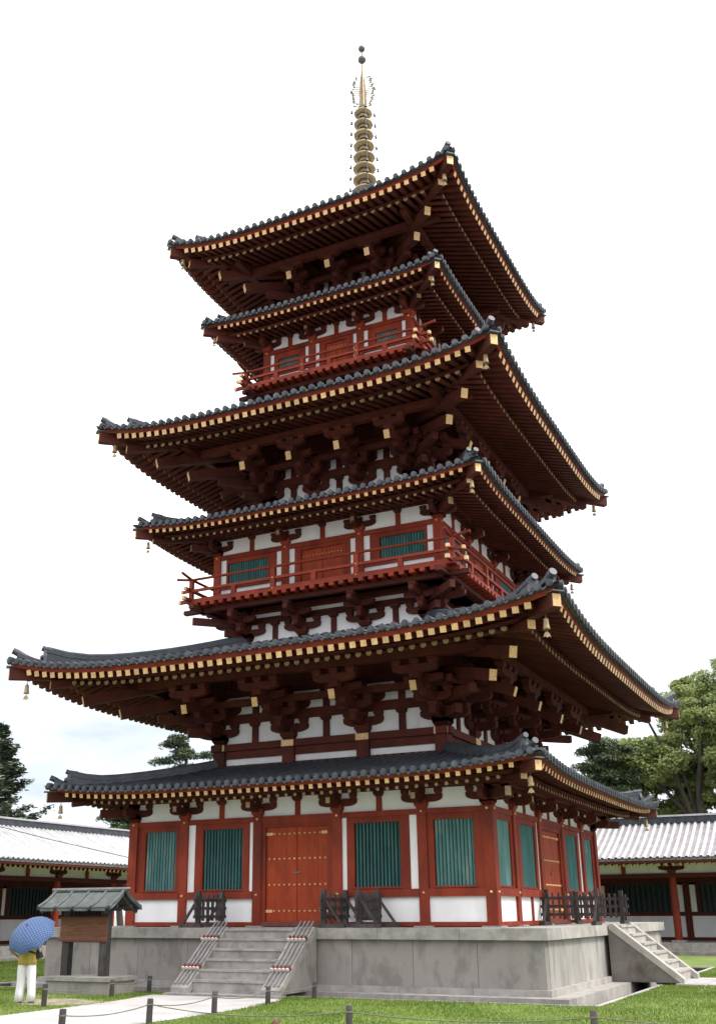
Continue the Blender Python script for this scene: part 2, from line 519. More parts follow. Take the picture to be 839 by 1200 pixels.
def roof(name, w_t, z_t, lift, w_b, z_b, sp, fs, br, w_top, z_top, slope_b, core, disc_dz, n_ind, conc=0.55, n_b=None):
    """w_t,z_t tip of the square flying rafters (mid eave); w_b,z_b tip of the round base rafters; sp spacing"""
    ro_mb = MB()
    z_e = z_t + disc_dz - 0.075              # tile bed at the eave
    w_e = w_t + 0.17
    H = z_top - z_e
    W = w_e - w_top

    def lf(s_, d):
        q = max(0.0, min(1.0, (d - core * .6) / (w_t - core * .6)))
        return lift * (abs(s_) / w_t) ** 4 * q

    def zt(s_, d):
        t = (w_e - d) / W
        return z_e + H * ((1 - conc) * t + conc * t * t) + lf(s_, d)

    ND = 9
    ds = [w_e - W * i / ND for i in range(ND + 1)]
    for k in range(4):
        F = SF(k)
        NS = 22
        vs = []
        for d in ds:
            for j in range(NS + 1):
                u = -1 + 2 * j / NS
                vs.append(F(u * d, d, zt(u * d, d)))
        n1 = NS + 1
        ro_mb.add(vs, [(i * n1 + j, i * n1 + j + 1, (i + 1) * n1 + j + 1, (i + 1) * n1 + j) for i in range(ND) for j in range(NS)], 'tile', True)
        # soffit boards above the rafters
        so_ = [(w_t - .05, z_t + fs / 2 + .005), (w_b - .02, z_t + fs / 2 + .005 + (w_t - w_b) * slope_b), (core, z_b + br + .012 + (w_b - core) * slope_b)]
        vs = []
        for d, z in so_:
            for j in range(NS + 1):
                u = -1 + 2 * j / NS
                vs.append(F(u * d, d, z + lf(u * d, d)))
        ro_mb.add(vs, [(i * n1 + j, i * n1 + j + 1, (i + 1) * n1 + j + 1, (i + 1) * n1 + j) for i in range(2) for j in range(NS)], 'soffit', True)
    ro = ro_mb.build(name, pagoda)

    # fascia, tile lip, cover tiles and rafters, side by side
    n_half = int((w_t - .42) / sp)
    pos = [i * sp for i in range(-n_half, n_half + 1)]
    tiles = MB()
    tr = .078 if fs > .13 else .074
    disc_mb = MB()
    disc_mb.tube([(0, .14, 0), (0, -.02, 0)], tr * 1.12, 10, 'tile', smooth=True, cap=True)
    disc_mb.tube([(0, -.02, 0), (0, -.032, 0)], tr * .72, 8, 'tile', smooth=False, cap=True)
    disc_me = disc_mb.build('eave_tile', mesh_only=True)
    for k in range(4):
        F = SF(k)
        S = Side(k)
        NS = 26
        fa = MB()
        zb0, zb1 = z_t + fs / 2 + .004, z_t + disc_dz - .115
        vs = []
        for j in range(NS + 1):
            u = -1 + 2 * j / NS
            for (d, z) in ((w_t - .17, zb0), (w_t + .01, zb0), (w_t + .04, zb1), (w_t - .17, zb1)):
                s_ = u * d
                vs.append(F(s_, d, z + lf(u * w_t, w_t)))
        fa.add(vs, [(j * 4 + a, j * 4 + (a + 1) % 4, j * 4 + 4 + (a + 1) % 4, j * 4 + 4 + a) for j in range(NS) for a in range(4)], 'red')
        if S.vis:
            fa.build('fascia', ro)
        else:
            rear.extend(fa)
        # kioi: board on the base rafter tips
        ki = MB()
        vs = []
        for j in range(NS + 1):
            u = -1 + 2 * j / NS
            for (d, z) in ((w_b - .14, z_b + br), (w_b - .02, z_b + br), (w_b - .02, z_b + br + .09), (w_b - .14, z_b + br + .09)):
                vs.append(F(u * d, d, z + lf(u * w_b, w_b)))
        ki.add(vs, [(j * 4 + a, j * 4 + (a + 1) % 4, j * 4 + 4 + (a + 1) % 4, j * 4 + 4 + a) for j in range(NS) for a in range(4)], 'red_shaded')
        if S.vis:
            ki.build('eave_batten', ro)
        else:
            rear.extend(ki)
        # tile underlay band
        vs = []
        for j in range(NS + 1):
            u = -1 + 2 * j / NS
            for (d, z) in ((w_e - .30, zb1 + .002), (w_t + .08, zb1 + .002), (w_e - .02, z_e - .005), (w_e - .30, z_e + .02)):
                vs.append(F(u * d, d, z + lf(u * w_t, w_t)))
        tiles.add(vs, [(j * 4 + a, j * 4 + (a + 1) % 4, j * 4 + 4 + (a + 1) % 4, j * 4 + 4 + a) for j in range(NS) for a in range(4)], 'tile')
        # tile rows
        nrow = int((w_e - .12) / sp)
        rows = [i * sp for i in range(-nrow, nrow + 1)]
        for i_, s_ in enumerate(rows):
            d_in = max(w_top, abs(s_) + .02)
            nn = max(2, int((w_e - d_in) / W * 8) + 1)
            vs = []
            for i in range(nn + 1):
                d = w_e + .02 + (d_in - w_e - .02) * i / nn
                z = zt(s_, d)
                for a in range(6):
                    an = math.pi * a / 5
                    vs.append(F(s_ + tr * math.cos(an), d, z - .015 + tr * 1.15 * math.sin(an)))
            tiles.add(vs, [(i * 6 + a, i * 6 + a + 1, i * 6 + 7 + a, i * 6 + 6 + a) for i in range(nn) for a in range(5)], 'tile', True)
            # crescent lip of the flat tile beside it
            if i_ < len(rows) - 1:
                vs = []
                for q in range(6):
                    t = q / 5
                    ss = s_ + tr * .8 + (sp - tr * 1.6) * t
                    sag = -.055 * math.sin(math.pi * t)
                    for dd, dz in ((w_e + .03, .03), (w_e + .03, -.035), (w_e - .2, .0)):
                        vs.append(F(ss, dd, zt(ss, min(w_e, dd)) + dz * (1 - .45 * abs(2 * t - 1)) + sag))
                tiles.add(vs, [(q * 3 + a, q * 3 + a + 1, q * 3 + 4 + a, q * 3 + 3 + a) for q in range(5) for a in range(2)]
                          + [(q * 3, q * 3 + 2, q * 3 + 5, q * 3 + 3) for q in range(5)], 'tile')
            # round end tile
            c = F(s_, w_e + .03, zt(s_, w_e) + tr * .35)
            if k in n_ind:
                o = link('eave_tile', disc_me, ro)
                o.location = c
                o.rotation_euler = (R(random.uniform(-3, 3)), R(random.uniform(-6, 6)), (0, R(90), R(180), R(270))[k])
            else:
                rz = Matrix.Rotation((0, R(90), R(180), R(270))[k], 3, 'Z')
                tiles.add([rz @ Vector(v) + Vector(c) for v in disc_mb.v], disc_mb.f, 'tile')
        # flying rafters
        for s_ in pos:
            z0 = lf(s_, w_t)
            zi = lf(s_, w_b)
            d_in = max(w_b - .25, abs(s_) + .10)
            if d_in > w_t - .1:
                continue
            mb = MB()
            a = F(s_, d_in, z_t + (w_t - d_in) * slope_b + zi)
            b = F(s_, w_t, z_t + z0)
            mb.bar(a, b, fs, fs, 'red_shaded')
            c = F(s_, w_t + .008, z_t + z0 - .008 * slope_b)
            mb.bar(b, c, fs * 1.04, fs * 1.04, 'gold')
            if k in n_ind:
                mb.build('flying_rafter', ro)
            else:
                stuff_rafters.extend(mb)
        nb = int((w_b - .40) / sp)
        for i in range(-nb, nb + 1):
            s_ = i * sp
            d_in = max(core, abs(s_) + .08)
            if d_in > w_b - .1:
                continue
            mb = MB()
            a = F(s_, d_in, z_b + (w_b - d_in) * slope_b + lf(s_, d_in))
            mid_ = F(s_, (d_in + w_b) / 2, z_b + (w_b - d_in) * slope_b / 2 + lf(s_, (d_in + w_b) / 2))
            b = F(s_, w_b, z_b + lf(s_, w_b))
            mb.tube([a, mid_, b], br, 8, 'red_shaded', cap=True)
            c = F(s_, w_b + .008, z_b + lf(s_, w_b))
            mb.tube([b, c], br * 1.03, 8, 'gold_dull', smooth=False)
            if k in (n_b if n_b is not None else n_ind):
                mb.build('base_rafter', ro)
            else:
                stuff_rafters.extend(mb)
        # hip on the corner between side k and k+1: s = +d
        hh = .34 if fs > .13 else .26
        hw_ = .22 if fs > .13 else .17
        hz = z_t + lift
        mb = MB()

        def hp(w, z):
            x, y, _ = F(w, w, 0)
            return (x, y, z)
        mb.bar(hp(w_b - .5, hz - .14 - .02 + .10), hp(w_t + .07, hz - .13), hw_, hh, 'red_shaded')
        mb.bar(hp(w_t + .07, hz - .13), hp(w_t + .082, hz - .13), hw_ * .92, hh * .86, 'gold')
        mb.bar(hp(w_t - .3, hz + hh / 2 - .095), hp(w_t + .14, hz + hh / 2 - .10), hw_ * 1.25, .03, 'copper_dark')
        if k != 2:
            mb.build('hip_rafter', ro)
        else:
            rear.extend(mb)
        mb = MB()
        wl = w_b + .18
        zl = z_b + lift * (w_b / w_t) ** 4 - (.13 if fs > .13 else .06)
        mb.bar(hp(core, zl + (wl - core) * slope_b * 1.0 - .05), hp(wl, zl), hw_, hh, 'red_shaded')
        mb.bar(hp(wl, zl), hp(wl + .01, zl), hw_ * .92, hh * .86, 'gold')
        if k != 2:
            mb.build('hip_rafter', ro)
        else:
            rear.extend(mb)
        # hip ridge: stacked tiles ending in an upturned tip, then the lower corner run
        big = fs > .13
        w_r = w_e - (.80 if big else .52)
        pts = []
        NR = 10
        for i in range(NR + 1):
            t = i / NR
            w = w_top + (w_r - w_top) * t
            pts.append((w, zt(w, w) - .02))
        rh = .30 if big else .24
        rw = .26 if big else .20
        rm = MB()
        for lay, (h0, h1, ww) in enumerate(((0, rh * .55, rw), (rh * .55, rh * .62, rw * 1.18), (rh * .62, rh * .92, rw * .8))):
            vs = []
            dirv = Vector(F(1, 1, 0)).normalized()
            nv = Vector((-dirv.y, dirv.x, 0))
            for i, (w, z) in enumerate(pts):
                upz = (.20 if big else .17) * max(0, (i / NR - .72) / .28) ** 2
                p = Vector(hp(w, z))
                for sx, hz_ in ((-1, h0), (1, h0), (1, h1), (-1, h1)):
                    rm_up = upz if hz_ > 0 else 0
                    vs.append(p + nv * sx * ww / 2 + Vector((0, 0, hz_ + rm_up)))
            rm.add(vs, [(i * 4 + a, i * 4 + (a + 1) % 4, i * 4 + 4 + (a + 1) % 4, i * 4 + 4 + a) for i in range(NR) for a in range(4)]
                   + [(0, 1, 2, 3), (NR * 4, NR * 4 + 1, NR * 4 + 2, NR * 4 + 3)], 'tile')
        top = [Vector(hp(w, z + rh + (.20 if big else .17) * max(0, (i / NR - .72) / .28) ** 2)) for i, (w, z) in enumerate(pts)]
        rm.tube(top, .075 if big else .06, 8, 'tile')
        if k != 2:
            rm.build('hip_ridge', ro)
        else:
            rear.extend(rm)
        # ornament plate and round tiles at the ridge end
        om = MB()
        dirv = Vector(F(1, 1, 0)).normalized()
        nv = Vector((-dirv.y, dirv.x, 0))
        p = Vector(hp(w_r, zt(w_r, w_r) - .03))
        hO = rh + (.16 if big else .14)
        pol = [(-rw * .78, 0), (-rw * .70, hO * .55), (-rw * .42, hO * .95), (0, hO * 1.08), (rw * .42, hO * .95), (rw * .70, hO * .55), (rw * .78, 0)]
        om.prism(pol, lambda a, b: p + nv * a + Vector((0, 0, b)) - dirv * .02, lambda a, b: p + nv * a + Vector((0, 0, b)) + dirv * .08, 'tile')
        om.lathe([(0.0, .07), (.05, .06), (.075, .02), (.08, -.02)], 10, 'tile', org=p + dirv * .10 + Vector((0, 0, hO * .52)), M=Vector((0, 0, 1)).rotation_difference(dirv).to_matrix())
        tk = .085 if big else .068
        q = p + Vector((0, 0, hO * 1.02))
        om.tube([q - dirv * .20, q + dirv * .02 + Vector((0, 0, .02)), q + dirv * .13 + Vector((0, 0, .055))], tk, 12, 'tile')
        if k != 2:
            om.build('ridge_ornament', ro)
        else:
            rear.extend(om)
        cm = MB()
        pc = []
        wl_ = w_e - .20
        for i in range(6):
            w = w_r - .02 + (wl_ - w_r) * i / 5
            pc.append(Vector(hp(w, zt(w, w) + .03 + (.22 if big else .15) * (i / 5) ** 2)))
        cm.tube(pc + [pc[-1] + dirv * .13 + Vector((0, 0, .05))], [tk * 1.2] * 6 + [tk * 1.12], 12, 'tile')
        vs = [pc[0] + nv * .2 - Vector((0, 0, .05)), pc[-1] + nv * .13 - Vector((0, 0, .10)), pc[-1] - nv * .13 - Vector((0, 0, .10)), pc[0] - nv * .2 - Vector((0, 0, .05))]
        cm.prism([(0, 0), (1, 0), (2, 0), (3, 0)], lambda a, b: vs[int(a)] - Vector((0, 0, .05)), lambda a, b: vs[int(a)] + Vector((0, 0, .06)), 'tile')
        if k != 2:
            cm.build('corner_tile', ro)
        else:
            rear.extend(cm)
    t = tiles.build('roof_tiles', ro)
    t['kind'] = 'stuff'
    return ro, lf


#      name          w_t   z_t     lift  w_b   z_b     sp    fs    br    w_top z_top  slope core disc_dz
roof('skirt_roof', 7.00, 3.305, .27, 6.40, 3.205, .257, .105, .047, 3.62, 4.42, .24, 5.20, .245, (0, 1), .25)
roof('main_roof', 7.95, 6.497, .55, 7.00, 6.500, .2935, .150, .078, 2.95, 8.33, .30, 3.50, .315, (0, 1), .40)
roof('skirt_roof', 5.55, 11.455, .25, 5.05, 11.350, .255, .102, .046, 2.55, 12.70, .24, 3.70, .235, (), .35)
roof('main_roof', 6.50, 14.335, .52, 5.75, 14.305, .2905, .148, .075, 1.95, 16.05, .30, 2.45, .305, (0,), .40)
roof('skirt_roof', 4.20, 19.140, .18, 3.75, 18.985, .245, .098, .045, 1.50, 20.20, .26, 2.60, .230, (), .35)
roof('main_roof', 5.10, 21.757, .49, 4.50, 21.695, .284, .142, .073, 0.50, 24.60, .32, 1.45, .300, (), .45)


# ---- walls ---------------------------------------------------------
def window(S, s0, s1, d, z0, z1, nbar, dark=True, fr=.045, gm='green'):
    """recessed lattice of upright bars in a frame"""
    f = MB()
    for (a, b, c, e) in ((s0 - fr, s0, z0 - fr, z1 + fr), (s1, s1 + fr, z0 - fr, z1 + fr), (s0, s1, z1, z1 + fr), (s0, s1, z0 - fr, z0)):
        sbox(f, S.F, a, b, d - .10, d + .015, c, e, 'red')
    w = S.out('window', f)
    bk = MB()
    sbox(bk, S.F, s0, s1, d - .13, d - .10, z0, z1, 'dark')
    S.out('back_panel', bk, w)
    pitch = (s1 - s0) / nbar
    bw = pitch * (.60 if dark else .80)
    for i in range(nbar):
        c = s0 + (i + .5) * pitch
        b = MB()
        x0, x1 = c - bw / 2, c + bw / 2
        P = [(x0, d - .06), (c, d - .012), (x1, d - .06), (c, d - .095)]      # diamond section, edge to the front
        b.prism([(q, 0) for q in range(4)], lambda a, _: S.F(*P[int(a)], z0), lambda a, _: S.F(*P[int(a)], z1), gm)
        S.out('slat', b, w)


def door(S, s0, s1, d, z0, z1, rows, nn, nail=.030):
    f = MB()
    fr = .10
    for (a, b, c, e) in ((s0 - fr, s0, z0, z1 + fr), (s1, s1 + fr, z0, z1 + fr), (s0, s1, z1, z1 + fr)):
        sbox(f, S.F, a, b, d - .12, d + .03, c, e, 'red')
    dr = S.out('door', f)
    mid_ = (s0 + s1) / 2
    for a, b in ((s0, mid_ - .006), (mid_ + .006, s1)):
        n = 3 if (b - a) > .5 else 2
        for i in range(n):
            q = MB()
            w = (b - a) / n
            sbox(q, S.F, a + i * w + .0015, a + (i + 1) * w - .0015, d - .09, d - .03 + .002 * (i % 2), z0, z1, 'door_red')
            S.out('plank', q, dr)
    for z in rows:
        nb = MB()
        for i in range(nn):
            c = s0 + .09 + (s1 - s0 - .18) * i / (nn - 1)
            x, y, zz = S.F(c, d - .02, z)
            dv = Vector(S.F(0, 1, 0))
            nb.lathe([(nail, -.02), (nail, 0), (nail * .7, nail * .55), (0, nail * .8)], 8, 'gold', org=(x, y, zz), M=Vector((0, 0, 1)).rotation_difference(dv).to_matrix())
        w_ = S.out('nail_row', nb, dr)
        if w_:
            w_['kind'] = 'stuff'
    if z1 - z0 > 1.5:
        for z in (rows[0], rows[-1]):
            for c in (s0 + .09, s1 - .09):
                q = MB()
                sbox(q, S.F, c - .10, c + .10, d - .03, d - .012, z - .035, z + .035, 'gold')
                S.out('hinge_plate', q, dr)
        q = MB()
        sbox(q, S.F, mid_ - .10, mid_ + .10, d - .03, d - .005, 1.32, 1.36, 'bronze_dark')
        S.out('bolt', q, dr)
    return dr


def knob(S, s, d, z, r=.035):
    mb = MB()
    dv = Vector(S.F(0, 1, 0))
    mb.lathe([(r, -.01), (r, .01), (r * .6, .03), (0, .036)], 8, 'gold', org=S.F(s, d, z), M=Vector((0, 0, 1)).rotation_difference(dv).to_matrix())
    S.out('nail_cover', mb)


def simple_bracket(S, s, d, z0, sc=1.0, out=.62, corner=False, gold=True):
    """daito, curved arm with three blocks and an arm reaching out"""
    mb = MB()
    F = S.F
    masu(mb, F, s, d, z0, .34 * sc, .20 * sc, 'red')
    s_arm(mb, F, s, d, z0 + .15 * sc, .55 * sc, .19 * sc, .15 * sc, 'red_shaded')
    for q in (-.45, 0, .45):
        masu(mb, F, s + q * sc, d, z0 + .34 * sc, .20 * sc, .14 * sc, 'red_shaded')
    d_arm(mb, F, s, d - .1, d + out * sc, z0 + .12 * sc, .22 * sc, .14 * sc, 'red_shaded', 'gold_dull' if gold else None)
    masu(mb, F, s, d + out * sc * .78, z0 + .34 * sc, .20 * sc, .14 * sc, 'red_shaded')
    S.out('bracket', mb)


def strut(S, s, d, z0, z1, w=.15, sc=1.0):
    mb = MB()
    sbox(mb, S.F, s - w / 2, s + w / 2, d - .07, d + .05, z0, z1 - .14 * sc, 'red')
    masu(mb, S.F, s, d - .005, z1 - .14 * sc, .26 * sc, .14 * sc, 'red_shaded')
    S.out('strut', mb)


def panel(S, s0, s1, d, z0, z1):
    S.box('plaster_panel', s0, s1, d - .04, d, z0, z1, 'plaster')


def corner_diag(k, w, z0, sc, out, gold='gold_dull'):
    """diagonal arm of a corner bracket between side k and k+1"""
    mb = MB()
    F = SF(k)
    a = Vector(F(w, w, z0)); b = Vector(F(w + out, w + out, z0))
    mb.bar(a + Vector((0, 0, .24 * sc)), b + Vector((0, 0, .24 * sc)), .16 * sc, .22 * sc, 'red_shaded', gold)
    if k != 2:
        mb.build('corner_arm', pagoda)
    else:
        rear.extend(mb)


def backing(S, hw, d, z0, z1, mt='red_shaded'):
    S.box('wall_board', -hw, hw, d - .22, d - .15, z0, z1, mt)


def mokoshi1():
    D = 5.26
    cols = (-5.26, -3.54, -1.19, 1.19, 3.54, 5.26)
    cw = .125
    for k in range(4):
        S = Side(k)
        f = D + .10          # outer face of the infill frame
        backing(S, D - .1, D, 0, 3.5)
        for i, c in enumerate(cols):
            if abs(c) > 5 and k in (1, 3):
                continue     # corner columns belong to the front and rear
            if abs(c) > 5:
                S.box('column', c - .14, c + .14, D - .14, D + .14, 0.03, 2.80, 'red')
            else:
                S.box('column', c - cw, c + cw, D - .12, D + .125, 0.03, 2.80, 'red')
            S.box('base_stone', c - .24, c + .24, D - .24, D + .25, -.001, .03, 'granite')
        for a, b in zip(cols[:-1], cols[1:]):
            lo, hi = a + (.14 if abs(a) > 5 else cw), b - (.14 if abs(b) > 5 else cw)
            S.box('head_beam', lo, hi, D - .1, D + .105, 2.66, 2.795, 'red')
            if abs(a + b) > .1:
                S.box('waist_beam', lo, hi, D - .1, D + .145, .70, .885, 'red')
                S.box('sill_beam', lo, hi, D - .1, D + .12, .015, .12, 'red')
            panel(S, lo - .1, hi + .1, D + .02, 2.80, 3.34)
            if b - a > 2:
                strut(S, (a + b) / 2, D + .01, 2.80, 3.30)
            outer = abs(a) > 5 or abs(b) > 5
            if outer:
                sg = -1 if a < 0 else 1
                w0, w1 = sorted((sg * 4.87, sg * 3.83))
                window(S, w0, w1, D + .05, .945, 2.515, 11, dark=False, gm='green_weathered')
                for x0, x1 in ((lo, w0 - .045), (w1 + .045, hi)):
                    S.box('jamb', x0, x1, D - .08, D + .07, .885, 2.66, 'red')
                S.box('lintel', w0 - .045, w1 + .045, D - .08, D + .072, 2.56, 2.66, 'red')
                panel(S, lo, hi, D + .055, .12, .70)
            elif abs(a + b) > .1:
                sg = -1 if a < 0 else 1
                w0, w1 = sorted((sg * 2.93, sg * 1.66))
                window(S, w0, w1, D + .05, .945, 2.515, 13, dark=True)
                e0, e1 = sorted((sg * 3.19, sg * 1.45))
                for x0, x1 in ((e0, w0 - .045), (w1 + .045, e1)):
                    S.box('jamb', x0, x1, D - .08, D + .07, .885, 2.66, 'red')
                S.box('lintel', w0 - .045, w1 + .045, D - .08, D + .072, 2.56, 2.66, 'red')
                for x0, x1 in ((lo, e0), (e1, hi)):
                    panel(S, x0, x1, D + .05, .885, 2.66)
                pc = sg * 2.28
                S.box('post', pc - .08, pc + .08, D - .08, D + .085, .12, .70, 'red')
                panel(S, lo, pc - .08, D + .055, .12, .70)
                panel(S, pc + .08, hi, D + .055, .12, .70)
            else:
                door(S, -.94, .90, D + .05, .13, 2.50, (2.33, 1.69, 1.035, .385), 12)
                for x0, x1 in ((lo, -1.04), (1.00, hi)):
                    S.box('jamb', x0, x1, D - .08, D + .10, .015, 2.66, 'red')
                S.box('lintel', -1.04, 1.0, D - .08, D + .095, 2.60, 2.66, 'red')
                S.box('threshold', -1.04, 1.0, D - .08, D + .13, .012, .128, 'maroon')
        for i, c in enumerate(cols):
            if abs(c) < 5:
                simple_bracket(S, c, D, 2.80)
            else:
                simple_bracket(S, c, D, 2.80, gold=False)
            if abs(c) < 5:
                knob(S, c, D + .13, .79)
                knob(S, c, D + .13, 2.73)
            else:
                knob(S, c, D + .145, .79)
                knob(S, c, D + .145, 2.73)
        S.box('purlin', -D - .5, D + .5, D - .09, D + .09, 3.29, 3.44, 'red_shaded')
        S.box('purlin', -D - .9, D + .9, D + .40, D + .54, 3.282, 3.36, 'red_shaded')
        corner_diag(k, D, 2.80, 1.0, .75)


def mokoshi_upper(D, cols, z):
    """z: dict of levels"""
    cw = .12
    for k in range(4):
        S = Side(k)
        backing(S, D - .1, D, z['deck'], z['pt'] + .2)
        for c in cols:
            end = abs(c) == max(cols)
            if end and k in (1, 3):
                continue
            S.box('column', c - cw, c + cw, D - .12, D + .12, z['deck'], z['bt'], 'red')
        for a, b in zip(cols[:-1], cols[1:]):
            lo, hi = a + cw, b - cw
            S.box('head_beam', lo, hi, D - .1, D + .10, z['bb'], z['bt'] - .004, 'red')
            if abs(a + b) > .1:
                S.box('waist_beam', lo, hi, D - .1, D + .095, z['n0'], z['n1'], 'red')
                panel(S, lo, hi, D + .03, z['deck'] + .06, z['n0'])
            else:
                S.box('threshold', lo, hi, D - .1, D + .09, z['deck'] + .002, z['deck'] + .098, 'red')
            panel(S, lo - .1, hi + .1, D + .01, z['bt'], z['pt'] + .05)
            strut(S, (a + b) / 2, D, z['bt'], z['pt'], sc=.9)
            if abs(a + b) > .1:
                sg = -1 if a < 0 else 1
                w0, w1 = sorted((sg * z['w'][0], sg * z['w'][1]))
                window(S, w0, w1, D + .05, z['w'][2], z['w'][3], z['w'][4], dark=False, gm=z['gm'])
                x = [(lo, lo + z['sw']), (hi - z['sw'], hi)]
                for x0, x1 in x:
                    panel(S, x0, x1, D + .04, z['n1'], z['bb'])
                for x0, x1 in ((x[0][1], w0 - .045), (w1 + .045, x[1][0])):
                    S.box('jamb', x0, x1, D - .08, D + .06, z['n1'], z['bb'], 'red')
                S.box('lintel', w0 - .045, w1 + .045, D - .08, D + .062, z['w'][3] + .045, z['bb'], 'red')
                if z['w'][2] - .045 > z['n1'] + .01:
                    S.box('window_sill', w0 - .045, w1 + .045, D - .08, D + .062, z['n1'], z['w'][2] - .045, 'red')
            else:
                x = [(lo, lo + z['sw']), (hi - z['sw'], hi)]
                for x0, x1 in x:
                    panel(S, x0, x1, D + .04, z['deck'] + .1, z['bb'])
                d0, d1 = x[0][1] + .22, x[1][0] - .22
                door(S, d0, d1, D + .06, z['deck'] + .1, z['bb'] - .12, z['nails'], int((d1 - d0) / .11), nail=.022)
                for x0, x1 in ((x[0][1], d0 - .1), (d1 + .1, x[1][0])):
                    S.box('jamb', x0, x1, D - .08, D + .075, z['deck'] + .099, z['bb'], 'red')
                S.box('lintel', d0 - .1, d1 + .1, D - .08, D + .078, z['bb'] - .02, z['bb'] - .001, 'red')
        for c in cols:
            simple_bracket(S, c, D, z['bt'], sc=.95, out=.6, gold=abs(c) < max(cols))
            knob(S, c, D + .125, (z['bb'] + z['bt']) / 2, .03)
        S.box('purlin', -D - .4, D + .4, D - .085, D + .085, z['pt'], z['pt'] + .13, 'red_shaded')
        S.box('purlin', -D - .75, D + .75, D + .36, D + .49, z['pt'] - .03, z['pt'] + .05, 'red_shaded')
        corner_diag(k, D, z['bt'], .95, .65)


def koshi(D, cols, zb, deck, edge):
    """bracketed band under a balcony"""
    h = deck - zb
    for k in range(4):
        S = Side(k)
        backing(S, D - .05, D, zb - .25, deck)
        z1, z2 = zb + h * .44, zb + h * .62     # beam over the lower panels
        for a, b in zip(cols[:-1], cols[1:]):
            panel(S, a, b, D, zb - .2, z1)
            S.box('strut', (a + b) / 2 - .09, (a + b) / 2 + .09, D - .05, D + .05, zb - .2, z1 - .1, 'red_shaded')
            m_ = MB()
            masu(m_, S.F, (a + b) / 2, D, z1 - .1, .30, .12, 'red_shaded')
            S.out('bearing_block', m_)
            panel(S, a, b, D - .01, z2, z2 + h * .15)
        S.box('tie_beam', -D - .25, D + .25, D - .08, D + .075, z1 + .005, z2, 'red_shaded')
        S.box('tie_beam', -D - .35, D + .35, D - .08, D + .07, z2 + h * .13, deck - .2, 'red_shaded')
        for c in cols:
            mb = MB()
            F = S.F
            masu(mb, F, c, D, zb - .05, .40, .22, 'red_shaded')
            s_arm(mb, F, c, D + .02, zb + .12, .62, .20, .16, 'red_shaded')
            for q in (-.5, 0, .5):
                masu(mb, F, c + q, D + .02, zb + .32, .22, .15, 'red_shaded')
            d_arm(mb, F, c, D - .1, D + .55, zb + .12, .20, .15, 'red_shaded')
            masu(mb, F, c, D + .46, zb + .32, .22, .15, 'red_shaded')
            d_arm(mb, F, c, D - .1, edge - .22, zb + .46, .20, .15, 'red_shaded')
            s_arm(mb, F, c, D + .46, zb + .46, .5, .18, .14, 'red_shaded')
            masu(mb, F, c, edge - .40, zb + .66, .22, .12, 'red_shaded')
            S.out('bracket', mb)
        corner_diag(k, D, zb - .05, 1.0, .55, None)
        corner_diag(k, D, zb + .25, 1.0, edge - D - .15, None)
        S.box('balcony_beam', -edge - .30, edge + .30, edge - .46, edge - .28, deck - .30, deck - .17, 'red_shaded', front=None)


def balcony(D, edge, deck, posts, hpost, z_mid, z_top, sp):
    for k in range(4):
        S = Side(k)
        fl = MB()
        sbox(fl, S.F, -edge, edge, D - .1, edge, deck - .055, deck, 'red')
        if k in (1, 3):
            fl = MB()
            sbox(fl, S.F, -D + .1, D - .1, D - .1, edge, deck - .056, deck - .001, 'red')
        bal = S.out('balcony', fl)
        n = int((edge - .12) / sp)
        for i in range(-n, n + 1):
            q = MB()
            sbox(q, S.F, i * sp - .075, i * sp + .075, D, edge + .05, deck - .175, deck - .058, 'red')
            S.out('joist', q, bal)
        e = edge - .10
        q = MB(); sbox(q, S.F, -e - .45, e + .45, e - .05, e + .05, deck + .004 + .002 * (k % 2), deck + .105, 'red'); S.out('rail', q, bal)
        q = MB(); sbox(q, S.F, -e - .38, e + .38, e - .045, e + .045, z_mid - .04 + .006 * (k % 2), z_mid + .04 + .006 * (k % 2), 'red'); S.out('rail', q, bal)
        q = MB(); q.tube([S.F(-e - .55, e, z_top + .004 * (k % 2) + .09), S.F(-e, e, z_top + .004 * (k % 2)), S.F(e, e, z_top + .004 * (k % 2)), S.F(e + .55, e, z_top + .004 * (k % 2) + .09)], .045, 8, 'red'); S.out('rail', q, bal)
        for s_, tall in posts:
            q = MB()
            sbox(q, S.F, s_ - .075, s_ + .075, e - .06, e + .06, deck + .105, (z_top - .04) if tall else z_mid - .04, 'red')
            S.out('post', q, bal)
            if tall:
                knob(S, s_, e + .055, deck + .055, .028)
                knob(S, s_, e + .055, z_mid, .028)
        # gilded rail ends on the street corner
        for sg in (-1, 1):
            q = MB()
            sbox(q, S.F, *sorted((sg * (e + .452), sg * (e + .36))), e - .056, e + .056, deck + .0, deck + .112, 'gold')
            S.out('rail_cap', q, bal)
            q = MB()
            sbox(q, S.F, *sorted((sg * (e + .382), sg * (e + .30))), e - .051, e + .051, z_mid - .046, z_mid + .052, 'gold')
            S.out('rail_cap', q, bal)
            if k in (0, 2):
                q = MB()
                sbox(q, S.F, sg * e - .06, sg * e + .06, e - .06, e + .06, deck + .115, z_top - .03, 'red')
                S.out('post', q, bal)


